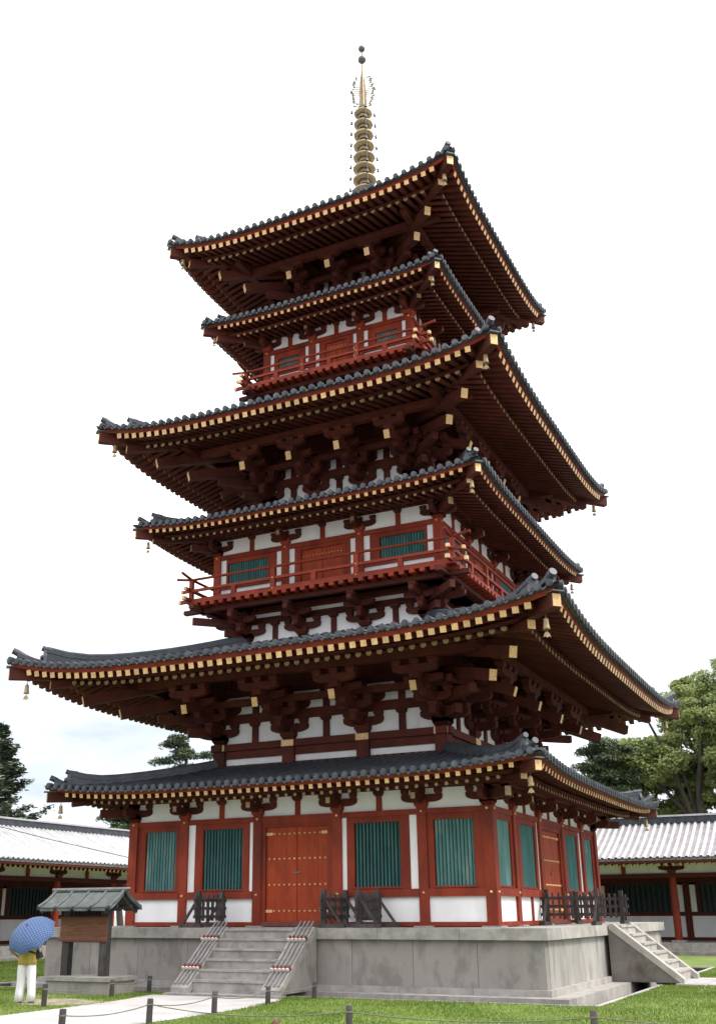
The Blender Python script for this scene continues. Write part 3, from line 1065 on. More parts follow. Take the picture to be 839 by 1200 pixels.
def core(D, cols, z0, dt, zt_, ctips, w_gan, zg, low=None):
    """upper wall of a storey with its three-stepped brackets and tail rafters"""
    for k in range(4):
        S = Side(k)
        F = S.F
        backing(S, D - .05, D, (low if low is not None else z0 - .6), zg + .9)
        for c in cols:
            end = abs(c) == max(cols)
            if not (end and k in (1, 3)):
                S.box('column', c - .19, c + .19, D - .19, D + .17, (low if low is not None else z0 - .6), z0 - .04, 'red_shaded')
        # header and its lower tie, gilded plates at the columns
        S.box('head_beam', -D - .28, D + .28, D - .12, D + .19, z0 - .2, z0, 'red_shaded')
        for c in cols:
            q = MB(); sbox(q, F, c - .20, c + .20, D + .19, D + .205, z0 - .19, z0 - .01, 'gold'); S.out('gilt_plate', q)
        for a, b in zip(cols[:-1], cols[1:]):
            S.box('tie_beam', a + .19, b - .19, D - .1, D + .10, z0 - .43, z0 - .203, 'red_shaded')
            if low is not None:
                panel(S, a + .19, b - .19, D + .03, z0 - .62, z0 - .43)
                S.box('tie_beam', a + .19, b - .19, D - .1, D + .10, low, z0 - .62, 'red_shaded')
        zl = ((z0, z0 + .61), (z0 + .88, z0 + 1.42))
        for a, b in zip(cols[:-1], cols[1:]):
            for za, zb in zl:
                panel(S, a, b, D, za, zb)
                mb = MB()
                sbox(mb, F, (a + b) / 2 - .10, (a + b) / 2 + .10, D - .06, D + .06, za, zb - .13, 'red_shaded')
                masu(mb, F, (a + b) / 2, D, zb - .13, .30, .13, 'red_shaded')
                S.out('strut', mb)
        S.box('wall_beam', -D - .6, D + .6, D - .10, D + .09, z0 + .61, z0 + .88, 'red_shaded')
        S.box('wall_beam', -D - .9, D + .9, D - .10, D + .09, z0 + 1.42, z0 + 1.68, 'red_shaded')
        step = (dt - D - .15) / 3
        bsc = min(.92, (cols[1] - cols[0]) / 2.35)
        for c in cols:
            mb = MB()
            masu(mb, F, c, D, z0, .46, .29, 'red_shaded')
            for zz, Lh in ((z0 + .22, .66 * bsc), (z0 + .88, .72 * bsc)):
                s_arm(mb, F, c, D + .03, zz, Lh, .24, .2, 'red_shaded')
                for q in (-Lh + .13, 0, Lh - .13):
                    masu(mb, F, c + q, D + .03, zz + .24, .26, .16, 'red_shaded')
            d_arm(mb, F, c, D - .2, D + step + .14, z0 + .22, .24, .19, 'red_shaded')
            masu(mb, F, c, D + step, z0 + .46, .27, .16, 'red_shaded')
            s_arm(mb, F, c, D + step, z0 + .61, .60 * bsc, .22, .18, 'red_shaded')
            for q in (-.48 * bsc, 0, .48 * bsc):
                masu(mb, F, c + q, D + step, z0 + .83, .25, .15, 'red_shaded')
            d_arm(mb, F, c, D - .2, D + 2 * step + .14, z0 + .60, .24, .19, 'red_shaded')
            masu(mb, F, c, D + 2 * step, z0 + .84, .27, .16, 'red_shaded')
            s_arm(mb, F, c, D + 2 * step, z0 + .98, .60 * bsc, .22, .18, 'red_shaded')
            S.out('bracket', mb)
            # tail rafter with gilded end
            sl = .34
            mb = MB()
            mb.bar(F(c, D - .3, zt_ + (dt - D + .3) * sl), F(c, dt, zt_), .19, .27, 'red_shaded', upv=(0, 0, 1))
            mb.bar(F(c, dt, zt_), F(c, dt + .012, zt_ - .004), .18, .26, 'gold')
            S.out('tail_rafter', mb)
            mb = MB()
            db = w_gan
            zz = zt_ + (dt - db) * sl + .14
            masu(mb, F, c, db, zz, .27, .16, 'red_shaded')
            s_arm(mb, F, c, db, zz + .15, .68 * bsc, .22, .18, 'red_shaded')
            for q in (-.55 * bsc, 0, .55 * bsc):
                masu(mb, F, c + q, db, zz + .37, .26, .15, 'red_shaded')
            S.out('bracket', mb)
        S.box('purlin', -w_gan - .9, w_gan + .9, w_gan - .11, w_gan + .11, zg - .24, zg, 'red_shaded')
        S.box('purlin', -D - step - .5, D + step + .5, D + step - .08, D + step + .08, z0 + 1.0, z0 + 1.2, 'red_shaded')
        # corner
        for (w, z), inz in zip(ctips, (.34, .34)):
            mb = MB()
            a = Vector(F(D - .1, D - .1, z + (w - D) * .36)); b = Vector(F(w, w, z))
            mb.bar(a, b, .22, .30, 'red_shaded')
            mb.bar(b, b + (b - a).normalized() * .012, .20, .28, 'gold')
            if k != 2:
                mb.build('corner_tail_rafter', pagoda)
            else:
                rear.extend(mb)
        for zz, ww in ((z0 + .22, D + step), (z0 + .60, D + 2 * step)):
            mb = MB()
            a = Vector(F(D - .2, D - .2, zz + .12)); b = Vector(F(ww + .1, ww + .1, zz + .12))
            mb.bar(a, b, .20, .24, 'red_shaded')
            if k != 2:
                mb.build('corner_arm', pagoda)
            else:
                rear.extend(mb)


mokoshi1()
core(3.54, (-3.54, -1.19, 1.19, 3.54), 5.10, 5.62, 5.88, ((5.72, 5.90), (6.50, 6.23)), 5.42, 6.87, low=4.30)
koshi(3.00, (-3.0, -1.06, 1.06, 3.0), 8.42, 9.50, 4.42)
balcony(3.73, 4.42, 9.50, ((-2.77, 0), (-1.385, 1), (0, 0), (1.385, 1), (2.77, 0)), 0, 9.885, 10.245, .315)
mokoshi_upper(3.72, (-3.72, -1.26, 1.26, 3.72), dict(deck=9.50, n0=9.95, n1=10.08, bb=10.93, bt=11.085, pt=11.60,
              w=(3.33, 1.90, 10.13, 10.79, 16), sw=.20, gm='green', nails=(10.62, 10.10)))
core(2.50, (-2.5, -.83, .83, 2.5), 13.00, 4.43, 13.77, ((4.49, 13.76), (5.23, 14.08)), 4.25, 14.66)
koshi(2.05, (-2.05, 0, 2.05), 16.25, 17.27, 3.28)
balcony(2.60, 3.28, 17.27, ((-2.0, 0), (-1.0, 1), (0, 0), (1.0, 1), (2.0, 0)), 0, 17.60, 17.88, .285)
mokoshi_upper(2.60, (-2.66, -.90, .90, 2.66), dict(deck=17.27, n0=17.80, n1=18.00, bb=18.63, bt=18.79, pt=19.27,
              w=(2.22, 1.45, 18.06, 18.40, 10), sw=.15, gm='green_weathered', nails=(18.33,)))
core(1.48, (-1.48, 0, 1.48), 20.45, 3.30, 21.20, ((3.27, 21.215), (3.91, 21.55)), 3.12, 21.95)

o = stuff_rafters.build('rafters', pagoda)
o['kind'] = 'stuff'
o = rear.build('rear_walls', pagoda)


# ---- spire ---------------------------------------------------------
def spire():
    t = MB()
    t.box(-.5, .5, -.5, .5, 24.45, 25.15, 'bronze')
    t.box(-.58, .58, -.58, .58, 25.15, 25.25, 'bronze')
    fin = t.build('spire', pagoda)
    b = MB(); b.lathe([(.50, 25.25), (.46, 25.45), (.30, 25.62), (.14, 25.68)], 20, 'bronze'); b.build('inverted_bowl', fin)
    b = MB(); b.lathe([(.14, 25.68), (.2, 25.75), (.42, 25.95), (.40, 25.99), (.12, 25.93)], 16, 'bronze'); b.build('lotus_cup', fin)
    b = MB(); b.tube([(0, 0, 25.6), (0, 0, 28.5), (0, 0, 32.6)], [.13, .10, .045], 12, 'bronze'); b.build('pole', fin)
    zs = [26.42 + .531 * i for i in range(8)]
    for i, z in enumerate(zs):
        r_ = .47 - .016 * i
        q = MB()
        q.lathe([(r_ * .62, z - .075), (r_ * .98, z - .03), (r_, z + .01), (r_ * .97, z + .05), (r_ * .70, z + .065), (r_ * .62, z - .075)], 24, 'bronze')
        q.lathe([(r_ * .66, z + .03), (r_ * .45, z + .045), (.16, z + .05)], 20, 'bronze')
        q.lathe([(r_ * .66, z - .05), (r_ * .45, z - .02), (.16, z - .01)], 20, 'bronze')
        q.lathe([(.17, z - .19), (.19, z - .10), (.155, z + .02), (.20, z + .13), (.17, z + .2)], 14, 'bronze')
        for a in range(8):
            an = a * math.pi / 4 + .2
            q.bar((.13 * math.cos(an), .13 * math.sin(an), z - .01), (r_ * .7 * math.cos(an), r_ * .7 * math.sin(an), z - .01), .05, .06, 'bronze')
        for a in range(4):
            an = a * math.pi / 2 + math.pi / 4 - .15
            c = Vector((math.cos(an), math.sin(an), 0)) * (r_ + .10)
            q.tube([Vector((math.cos(an), math.sin(an), 0)) * (r_ - .02) + Vector((0, 0, z + .03)), c + Vector((0, 0, z + .08))], .016, 5, 'bronze_dark')
            q.lathe([(.0, .10), (.03, .09), (.045, -.03), (.055, -.05)], 8, 'bronze_dark', org=c + Vector((0, 0, z + .02)))
        q.build('ring', fin)
    # chains of little bells down the corners
    for a in range(4):
        an = a * math.pi / 2 + math.pi / 4 - .15
        q = MB()
        q.tube([(math.cos(an) * (.58 - .016 * i), math.sin(an) * (.58 - .016 * i), z + .08 - (.03 if i % 2 else 0)) for i, z in enumerate(zs)], .008, 4, 'bronze_dark')
        q.build('bell_chain', fin)
    # water flame: four openwork blades
    for a in range(4):
        an = a * math.pi / 2 + .35
        q = MB()
        dv = Vector((math.cos(an), math.sin(an), 0))
        nv = Vector((-dv.y, dv.x, 0)) * .012
        q.prism([(.05, 30.45), (.17, 30.6), (.13, 30.9), (.16, 31.2), (.11, 31.5), (.09, 31.9), (.05, 32.2), (.04, 31.2)],
                lambda u, v: dv * u + Vector((0, 0, v)) - nv, lambda u, v: dv * u + Vector((0, 0, v)) + nv, 'bronze')
        rr = random.Random(a)
        for i in range(16):
            z = 30.5 + i * .095
            u = .24 + .14 * math.sin(math.pi * i / 15) + rr.uniform(-.05, .06)
            w = rr.uniform(.06, .11)
            q.prism([(u - w * .5, z), (u + w, z + .03), (u + w * .6, z + .10), (u - w * .4, z + .07)],
                    lambda x, y: dv * x + Vector((0, 0, y)) - nv, lambda x, y: dv * x + Vector((0, 0, y)) + nv, 'bronze_dark')
            q.bar(dv * .1 + Vector((0, 0, z + .02)), dv * (u + .03) + Vector((0, 0, z + .05)), .026, .026, 'bronze')
        q.build('flame', fin)
    q = MB(); q.lathe([(.20, 30.25), (.22, 30.4), (.16, 30.5), (.08, 30.55)], 14, 'bronze_dark'); q.build('collar', fin)
    for z, r_ in ((32.87, .17), (33.43, .145)):
        q = MB()
        q.lathe([(0, z - r_)] + [(r_ * math.cos(t), z + r_ * math.sin(t)) for t in [R(x) for x in range(-70, 71, 20)]] + [(.03, z + r_ * 1.02), (.0, z + r_ * 1.25)], 14, 'bronze_dark')
        q.build('jewel', fin)
    q = MB(); q.tube([(0, 0, 32.5), (0, 0, 33.4)], .03, 6, 'bronze_dark'); q.build('finial_rod', fin)


spire()

# ------------------------------------------------------------------ wind bells
bell_src = None


def bell(x, y, z, sc, label):
    global bell_src
    sc *= .88
    me = getattr(bell, 'me', None)
    if me is None:
        b = MB()
        b.lathe([(0, 0), (.05, -.005), (.066, -.03), (.072, -.16), (.085, -.25), (.098, -.29), (.088, -.295), (.06, -.16), (0, -.05)], 12, 'gold_dull')
        h = MB(); h.tube([(0, 0, .12), (0, 0, -.02)], .010, 5, 'bronze_dark'); h.lathe([(.018, 0), (.026, .02), (.018, .04)], 8, 'bronze_dark')
        c = MB()
        c.tube([(0, 0, -.2), (0, 0, -.36)], .007, 4, 'bronze_dark')
        c.prism([(-.10, -.50), (-.075, -.42), (-.03, -.355), (.03, -.355), (.075, -.42), (.10, -.50), (.05, -.475), (0, -.51), (-.05, -.475)],
                lambda u, v: (u, -.006, v), lambda u, v: (u, .006, v), 'gold_dull')
        bell.me = [('bell_body', b.build('bell_body', mesh_only=True)), ('hook', h.build('hook', mesh_only=True)), ('clapper_plate', c.build('clapper_plate', mesh_only=True))]
    e = empty('wind_bell', (x, y, z), label, 'bell', 'wind bells under the roof corners')
    for n, q in bell.me:
        o = bpy.data.objects.new(n, q)
        COL.objects.link(o)
        o.parent = e
    e.scale = (sc, sc, sc)
    e.rotation_euler = (0, 0, R(20) + random.uniform(-.2, .2))
    return e


roofs_names = [('lowest skirt roof', 6.79, 3.24, .85), ('lowest main roof', 7.65, 6.63, 1.0), ('middle skirt roof', 5.33, 11.36, .8),
               ('middle main roof', 6.20, 14.55, 1.0), ('top skirt roof', 4.00, 19.02, .75), ('topmost roof', 4.85, 21.95, .95)]
for nm, w, z, sc in roofs_names:
    for (sx, sy, wh) in ((-1, -1, 'left'), (1, -1, 'front'), (1, 1, 'right')):
        if nm == 'top skirt roof' and wh == 'right':
            continue
        bell(sx * w, sy * w, z, sc, 'small bronze wind bell hanging under the %s corner of the %s' % (wh, nm))

# ------------------------------------------------------------------ podium
PW = 6.985
pod = empty('stone_podium', (0, 0, GZ), 'grey stone podium carrying the red pagoda', 'podium')
BW = 6.87


def ring_parts(name, w0, w1, z0, z1, mt, nseg, parent, gap=.004, mts=None):
    """stones in a square ring; corners are owned by the front and rear"""
    for k in range(4):
        F = SF(k)
        e = w1 if k in (0, 2) else w0 - .002
        xs = [-e + 2 * e * i / nseg for i in range(nseg + 1)]
        for i in range(nseg):
            j = random.uniform(-.002, .002)
            mb = MB()
            sbox(mb, F, xs[i] + gap, xs[i + 1] - gap, w0, w1 + j, z0, z1 + j * .5, (mts or {}).get(k, mt))
            mb.build(name, parent)


ring_parts('coping_stone', 5.9, PW, -.245, 0.0, 'granite', 7, pod, mts={1: 'granite_lit_side'})
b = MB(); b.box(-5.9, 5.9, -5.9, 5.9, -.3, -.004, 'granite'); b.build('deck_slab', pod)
ring_parts('facing_slab', 6.6, BW, -1.235, -.245, 'stone', 9, pod, gap=.005, mts={1: 'stone_lit_side'})
ring_parts('plinth_stone', 6.6, 6.99, -1.365, -1.237, 'granite', 8, pod, mts={1: 'granite_lit_side'})
ring_parts('apron_slab', 6.85, 7.46, -1.62, -1.367, 'granite', 8, pod, mts={1: 'granite_lit_side'})
b = MB(); b.box(-6.6, 6.6, -6.6, 6.6, -1.6, -.3, 'stone'); b.build('core_fill', pod)


def staircase(k, label, poles):
    F = SF(k)
    st = empty('stone_staircase', Vector(F(0, 7.8, GZ)), label, 'staircase')
    n = 6
    rise = 1.30 / n
    go = 1.60 / n
    for i in range(n):
        mb = MB()
        zt_ = -.012 - i * rise
        d0 = PW + .003 + i * go - (0 if i else 0)
        sbox(mb, F, -.965, .965, d0 - (.3 if i else 0), d0 + go - .004, zt_ - rise * 1.2 if i < n - 1 else GZ, zt_ - .05, 'granite' if k == 0 else 'granite_lit_side')
        so_ = mb.build('step', st)
        mb = MB()
        sbox(mb, F, -.962, .962, d0 - (.25 if i else 0), d0 + go + .028, zt_ - .05, zt_ + random.uniform(-.003, .003), 'granite' if k == 0 else 'granite_lit_side')
        mb.build('tread', so_)
    for sg in (-1, 1):
        x0, x1 = sorted((sg * .97, sg * 1.42)) if k == 0 else sorted((sg * .97, sg * 1.27))
        mb = MB()
        pts = [(PW + .002, -.05), (PW + .10, 0.0), (PW + 1.72, -1.28), (PW + 1.72, -1.36), (PW + .002, -1.36)]
        mb.prism(pts, lambda u, v: F(x0, u, v), lambda u, v: F(x1, u, v), 'stone' if k == 0 else 'stone_stain_shade')
        mb.build('stringer_wall', st)
        mb = MB()                                    # sloping cap stone, a little proud
        pts = [(PW + .03, .012), (PW + .14, .03), (PW + 1.78, -1.265), (PW + 1.78, -1.37), (PW + 1.70, -1.37), (PW + .03, -.10)]
        mb.prism(pts, lambda u, v: F(x0 - .015, u, v), lambda u, v: F(x1 + .015, u, v), 'granite' if k == 0 else 'granite_lit_side')
        mb.build('stringer_cap', st)
        if poles:
            def sl(t, lift_):
                return (PW + .14 + 1.64 * t, .03 - 1.295 * t + lift_)
            cx = sg * 1.195
            for q in (-.16, -.05, .06, .17):
                mb = MB()
                a, b_ = sl(-.06, .04), sl(.97, .04)
                mb.tube([F(cx + q, *a), F(cx + q + .012, *sl(.5, .03)), F(cx + q, *b_)], .021, 6, 'greywood')
                mb.build('pole', st)
            for t in (.245, .72):
                d_, z_ = sl(t, .07)
                for q in (-.20, -.10, 0, .10, .20):
                    mb = MB()
                    dd = Vector(F(0, 1.64, 0)) + Vector((0, 0, -1.295)); dd.normalize()
                    c = Vector(F(cx + q, d_, z_ + .01))
                    mb.tube([c - dd * .05, c + dd * .05], .034, 8, 'maroon', smooth=True)
                    mb.tube([c + dd * .05, c + dd * .08], .043, 8, 'pale_pink', smooth=False)
                    mb.build('peg', st)
                mb = MB()
                mb.tube([F(cx - .25, d_ - .02, z_ - .01), F(cx + .25, d_ - .02, z_ - .01)], .032, 7, 'maroon')
                mb.build('cross_bar', st)
    mb = MB()
    sbox(mb, F, -1.50, 1.50, PW + 1.60, PW + 2.0 if k == 0 else PW + 2.3, GZ - .1, -1.37, 'granite' if k == 0 else 'concrete')
    mb.build('landing_slab', st)
    return st


staircase(0, 'front stone staircase with poles and pegs laid along its sloping sides', True)
staircase(1, 'side stone staircase with bare pale sloping stringers on the right of the podium', False)


# ------------------------------------------------------------------ lattice barriers on the podium
def barrier(p0, p1, n, hgt, out, label, lab_far=None):
    """p0,p1 ends on the deck; n pickets; out = direction of the raking braces"""
    a, b_ = Vector((*p0, 0)), Vector((*p1, 0))
    L_ = (b_ - a).length
    dv = (b_ - a).normalized()
    e = empty('lattice_barrier', a, label, 'barrier', 'dark wooden barriers on the podium')
    up_ = Vector((0, 0, 1))
    ov = Vector((*out, 0))
    for c in (a, b_):
        q = MB(); q.bar(c + up_ * .06, c + up_ * hgt, .11, .11, 'darkwood', upv=dv); q.build('post', e)
        q = MB(); q.bar(c - ov * .12 + up_ * .045, c + ov * .55 + up_ * .045, .13, .09, 'darkwood'); q.build('foot', e)
        q = MB(); q.bar(c + ov * .06 + up_ * (hgt * .72), c + ov * .46 + up_ * .09, .055, .06, 'darkwood', upv=dv); q.build('brace', e)
    for i in range(n):
        c = a + dv * (L_ * (i + 1) / (n + 1))
        q = MB(); q.bar(c + up_ * .16, c + up_ * (hgt - .08), .065, .05, 'darkwood', upv=dv); q.build('picket', e)
    for c in (a - dv * .12, b_ + dv * .12):
        q = MB(); q.bar(c + up_ * .22, c + up_ * (hgt - .10), .06, .05, 'darkwood', upv=dv); q.build('picket', e)
    for z in (.26, .46, .66):
        q = MB(); q.bar(a - dv * .20 + up_ * z * hgt / .88, b_ + dv * .20 + up_ * z * hgt / .88, .05, .075, 'darkwood'); q.build('rail', e)
    return e


barrier((-2.08, -6.75), (-2.08, -5.65), 4, .88, (-1, 0), 'black lattice barrier left of the front stairs below a green window')
barrier((1.50, -6.75), (1.50, -5.55), 3, .86, (1, 0), 'black lattice barrier with wide gaps standing in front of the red double door')
barrier((2.40, -6.70), (2.40, -5.60), 5, .86, (1, 0), 'black lattice barrier with raking braces just right of the front door')
barrier((5.50, -1.50), (6.82, -1.50), 7, .90, (0, -1), 'black lattice barrier on the near side of the right hand stairs')
barrier((5.50, 1.50), (6.82, 1.50), 7, .90, (0, 1), 'black lattice barrier on the far side of the right hand stairs')

# ------------------------------------------------------------------ ground
g = MB()
B = 8.15
E_ = 900
for x0, x1, y0, y1 in ((-E_, E_, -E_, -B), (-E_, E_, B, E_), (-E_, -B, -B, B), (B, E_, -B, B)):
    nx = 1
    g.add([(x0, y0, GZ), (x1, y0, GZ), (x1, y1, GZ), (x0, y1, GZ)], [(0, 1, 2, 3)], 'gravel')
tag(g.build('ground'), 'pale gravel ground', None, kind='structure')
g = MB()
LZ = GZ + .004
for x0, x1, y0, y1 in ((-17.9, 17.9, -21, -B), (-17.9, 17.9, B, 17.9), (-17.9, -B, -B, B), (B, 17.9, -B, B)):
    g.add([(x0, y0, LZ), (x1, y0, LZ), (x1, y1, LZ), (x0, y1, LZ)], [(0, 1, 2, 3)], 'lawn')
tag(g.build('lawn'), 'mown green lawn around the pagoda', None, kind='structure')
g = MB(); g.box(-B, B, -B, B, -1.75, -1.62, 'grime')
for k in range(4):
    F = SF(k)
    sbox(g, F, -B, B, B - .06, B - .001, -1.62, GZ - .02, 'grime')
tag(g.build('gutter'), 'dark rain gutter around the podium', None, kind='structure')
kb = bpy.data.objects.new('gutter_kerb', None); COL.objects.link(kb); tag(kb, 'pale stone kerb along the rain gutter', None, kind='structure')
ring_parts('kerb_stone', B - .01, B + .10, -1.60, GZ + .014, 'concrete', 10, kb, mts={0: 'granite'})

p = MB()
ys = np.linspace(-9.05, -34, 24)
vs = []
for i, y in enumerate(ys):
    xl = -1.75 + .5 * min(1, max(0, (-y - 9.2) / 2.5)) + .03 * math.sin(i * 1.7)
    xr = 1.72 + .38 * min(1, max(0, (-y - 9.2) / 2)) + .03 * math.sin(i * 2.3)
    vs += [(xl, y, GZ + .012), (xr, y, GZ + .012)]
p.add(vs, [(2 * i, 2 * i + 1, 2 * i + 3, 2 * i + 2) for i in range(len(ys) - 1)], 'concrete')
tag(p.build('path'), 'pale concrete path leading to the front stairs', None, kind='structure')
p = MB()
pts = []
for i in range(20):
    a = 2 * math.pi * i / 20
    r_ = 1 + .22 * math.sin(3 * a + 1) + .1 * math.sin(5 * a)
    pts.append((-2.35 + 1.05 * r_ * math.cos(a), -11.55 + .85 * r_ * math.sin(a), GZ + .008))
p.add(pts, [tuple(range(20))], 'dirt')
tag(p.build('dirt_patch'), 'worn bare patch beside the path', None, kind='structure')
p = MB(); p.box(8.9, 12.5, -1.0, 1.6, GZ - .05, GZ + .02, 'concrete')
tag(p.build('side_path'), 'pale path at the foot of the side stairs', None, kind='structure')


def grass_field(n):
    x = rng.uniform(-17.8, 17.8, n * 3)
    y = rng.uniform(-19.5, 17.5, n * 3)
    k = (np.maximum(np.abs(x), np.abs(y)) > B + .12)
    xl = -1.75 + .5 * np.clip((-y - 9.2) / 2.5, 0, 1) + .03 * np.sin(-y * 2.6)
    xr = 1.72 + .38 * np.clip((-y - 9.2) / 2, 0, 1) + .03 * np.sin(-y * 3.4)
    ov = np.abs(rng.normal(0, .035, n * 3))
    k &= ~((x > xl + ov) & (x < xr - ov) & (y < -8.95))
    k &= ~((x > 8.2) & (x < 12.55) & (y > -1.05) & (y < 1.65))
    k &= ~((y > 3) & (np.abs(x) < 8.3))
    k &= ~((np.abs(x) < 1.55) & (y < -8) & (y > -9.1))
    k &= ~(((x + 2.35) / 1.05) ** 2 + ((y + 11.55) / .85) ** 2 < rng.uniform(.7, 1.3, n * 3))
    k &= ~((x > -4.5) & (x < -2.45) & (y > -9.75) & (y < -8.45))
    x, y = x[k][:n], y[k][:n]
    n = len(x)
    h = rng.uniform(.022, .055, n) * (1 + .35 * np.sin(x * 1.7 + 1.3 * np.sin(y)) * np.sin(y * 1.9)) * np.where(rng.random(n) < .015, 1.9, 1.0)
    a = rng.uniform(0, 2 * np.pi, n)
    w = rng.uniform(.006, .013, n)
    lx, ly = rng.normal(0, .02, n), rng.normal(0, .02, n)
    v = np.empty((n, 3, 3))
    v[:, 0] = np.stack([x - w * np.cos(a), y - w * np.sin(a), np.full(n, GZ)], 1)
    v[:, 1] = np.stack([x + w * np.cos(a), y + w * np.sin(a), np.full(n, GZ)], 1)
    v[:, 2] = np.stack([x + lx, y + ly, GZ + h], 1)
    me = bpy.data.meshes.new('grass')
    me.vertices.add(n * 3); me.vertices.foreach_set('co', v.reshape(-1))
    me.loops.add(n * 3); me.loops.foreach_set('vertex_index', np.arange(n * 3, dtype=np.int32))
    me.polygons.add(n)
    me.polygons.foreach_set('loop_start', np.arange(0, n * 3, 3, dtype=np.int32))
    me.polygons.foreach_set('loop_total', np.full(n, 3, dtype=np.int32))
    me.materials.append(MATS['grass'])
    me.update()
    o = link('grass', me)
    tag(o, 'short grass blades of the lawn', 'grass', kind='stuff')


grass_field(420000)


# ------------------------------------------------------------------ rope fences
posts = [(-1.88, -12.55), (-2.30, -9.83), (-2.27, -8.45), (2.20, -12.60), (2.08, -10.41), (2.20, -8.60),
         (2.14, -14.53), (2.13, -16.75), (5.84, -14.45), (9.48, -13.85), (6.00, -17.05)]
plab = ['short wooden rope post on the dirt patch beside the person', 'short wooden rope post in front of the notice board plinth',
        'short wooden rope post left of the front stairs foot', 'short dark rope post on the path edge below the front stairs',
        'short wooden rope post at the right foot of the front stairs', 'short rope post against the podium right of the front stairs',
        'dark rope post standing on the near path edge, second from the bottom left', 'dark rope post nearest the bottom left corner on the path',
        'short grey rope post on the lawn in front of the podium middle', 'short grey rope post on the lawn before the podium corner',
        'low reddish post top at the bottom edge of the lawn']
ph = [.43, .36, .37, .40, .35, .34, .40, .40, .40, .40, .40]
for (x, y), lb, h in zip(posts, plab, ph):
    q = MB()
    q.tube([(x, y, GZ - .05), (x + .004, y, GZ + h * .5), (x + .008, y + .004, GZ + h - .012), (x + .008, y + .004, GZ + h)],
           [.056, .053, .052, .043], 10, 'darkwood' if lb.startswith('low') is False else 'maroon')
    e = q.build('rope_post')
    tag(e, lb, 'post', 'rope fence posts along the path and lawn')
    q = MB()
    q.lathe([(.058, GZ + h * .74), (.062, GZ + h * .77), (.058, GZ + h * .80)], 10, 'rope', org=(x + .006, y + .002, 0))
    q.build('rope_ring', e)


def rope(i, j, label, sag=.09):
    a, b_ = Vector((*posts[i], GZ + ph[i] * .77)), Vector((*posts[j], GZ + ph[j] * .77))
    q = MB()
    q.tube([a.lerp(b_, t / 12) - Vector((0, 0, sag * 4 * (t / 12) * (1 - t / 12))) for t in range(13)], .009, 6, 'rope')
    tag(q.build('rope'), label, 'rope', 'sagging ropes between the short posts')


rope(0, 1, 'thin sagging rope between the dirt patch post and the notice board post')
rope(1, 2, 'thin rope between the notice board post and the stairs foot post', .05)
rope(3, 4, 'thin rope along the right path edge up to the stairs', .08)
rope(4, 5, 'thin rope from the right stairs foot to the podium', .06)
rope(3, 6, 'thin rope along the right path edge in the near foreground', .07)
rope(6, 7, 'thin rope between the two posts at the bottom left', .07)
rope(6, 8, 'thin rope across the front lawn left of the middle post', .12)
rope(8, 9, 'thin rope across the front lawn right of the middle post', .10)
q = MB()
a, b_ = Vector((*posts[9], GZ + .31)), Vector((13.2, -13.4, GZ + .31))
q.tube([a.lerp(b_, t / 8) - Vector((0, 0, .35 * (t / 8) * (1 - t / 8))) for t in range(9)], .009, 6, 'rope')
tag(q.build('rope'), 'thin rope leaving the picture on the right lawn', 'rope', 'sagging ropes between the short posts')

# ------------------------------------------------------------------ notice board
nb = empty('notice_board', (-3.55, -9.1, GZ), 'roofed wooden notice board on a stone plinth left of the stairs', 'notice board')
q = MB(); q.box(-4.42, -2.60, -9.60, -8.60, GZ - .05, -1.135, 'stone'); q.build('plinth', nb)
for x0, x1 in ((-4.47, -3.56), (-3.552, -2.55)):
    q = MB(); q.box(x0, x1, -9.66, -8.54, -1.133, -1.045, 'granite'); q.build('plinth_cap', nb)
for x in (-4.27, -3.14):
    q = MB(); q.box(x - .10, x + .10, -9.18, -9.0, -1.045, .60, 'darkwood'); q.build('post', nb)
q = MB(); q.box(-4.17, -3.24, -9.13, -9.05, -.30, -.25, 'darkwood'); q.build('rail', nb)
q = MB(); q.box(-4.42, -3.02, -9.22, -9.185, -.245, .24, 'brownboard'); q.build('board', nb)
for z0, z1 in ((.24, .275), (-.285, -.248)):
    q = MB(); q.box(-4.45, -2.99, -9.235, -9.18, z0, z1, 'maroon'); q.build('board_trim', nb)
q = MB(); q.box(-4.5, -2.9, -9.13, -9.04, .50, .62, 'darkwood'); q.build('beam', nb)


def kroof(t):
    return (.62 * t, .885 - .42 * (1.35 * t - .35 * t * t * 1.0) + .02 * t * t)


rf = MB()
N = 8
for sg in (-1, 1):
    vs = []
    for i in range(N + 1):
        dy, z = kroof(i / N)
        xe = .06 * (i / N)
        for x in (-4.72 - xe, -2.62 + xe):
            vs += [(x, -9.10 + sg * dy, z), (x, -9.10 + sg * dy, z - .05)]
    fs = []
    for i in range(N):
        fs += [(i * 4, i * 4 + 2, i * 4 + 6, i * 4 + 4), (i * 4 + 1, i * 4 + 3, i * 4 + 7, i * 4 + 5), (i * 4, i * 4 + 1, i * 4 + 5, i * 4 + 4), (i * 4 + 2, i * 4 + 3, i * 4 + 7, i * 4 + 6)]
    fs.append((N * 4, N * 4 + 1, N * 4 + 3, N * 4 + 2))
    rf.add(vs, fs, 'copper', True)
rfo = rf.build('roof', nb)
for sg in (-1, 1):
    for i in range(5):
        x = -4.70 + 2.06 * i / 4
        q = MB()
        big = i in (0, 4)
        q.tube([(x + (x + 3.67) * .03 * t / 6, -9.10 + sg * kroof(t / 6)[0], kroof(t / 6)[1] + .018) for t in range(7)], .042 if big else .028, 6, 'copper_dark')
        q.build('batten', rfo)
        q = MB()
        if i < 4:
            dy, z = kroof(1)
            q.box(x + .06, x + .45, -9.10 + sg * dy - .03, -9.10 + sg * dy + .03, z - .075, z - .02, 'copper_dark'); q.build('eave_tile', rfo)
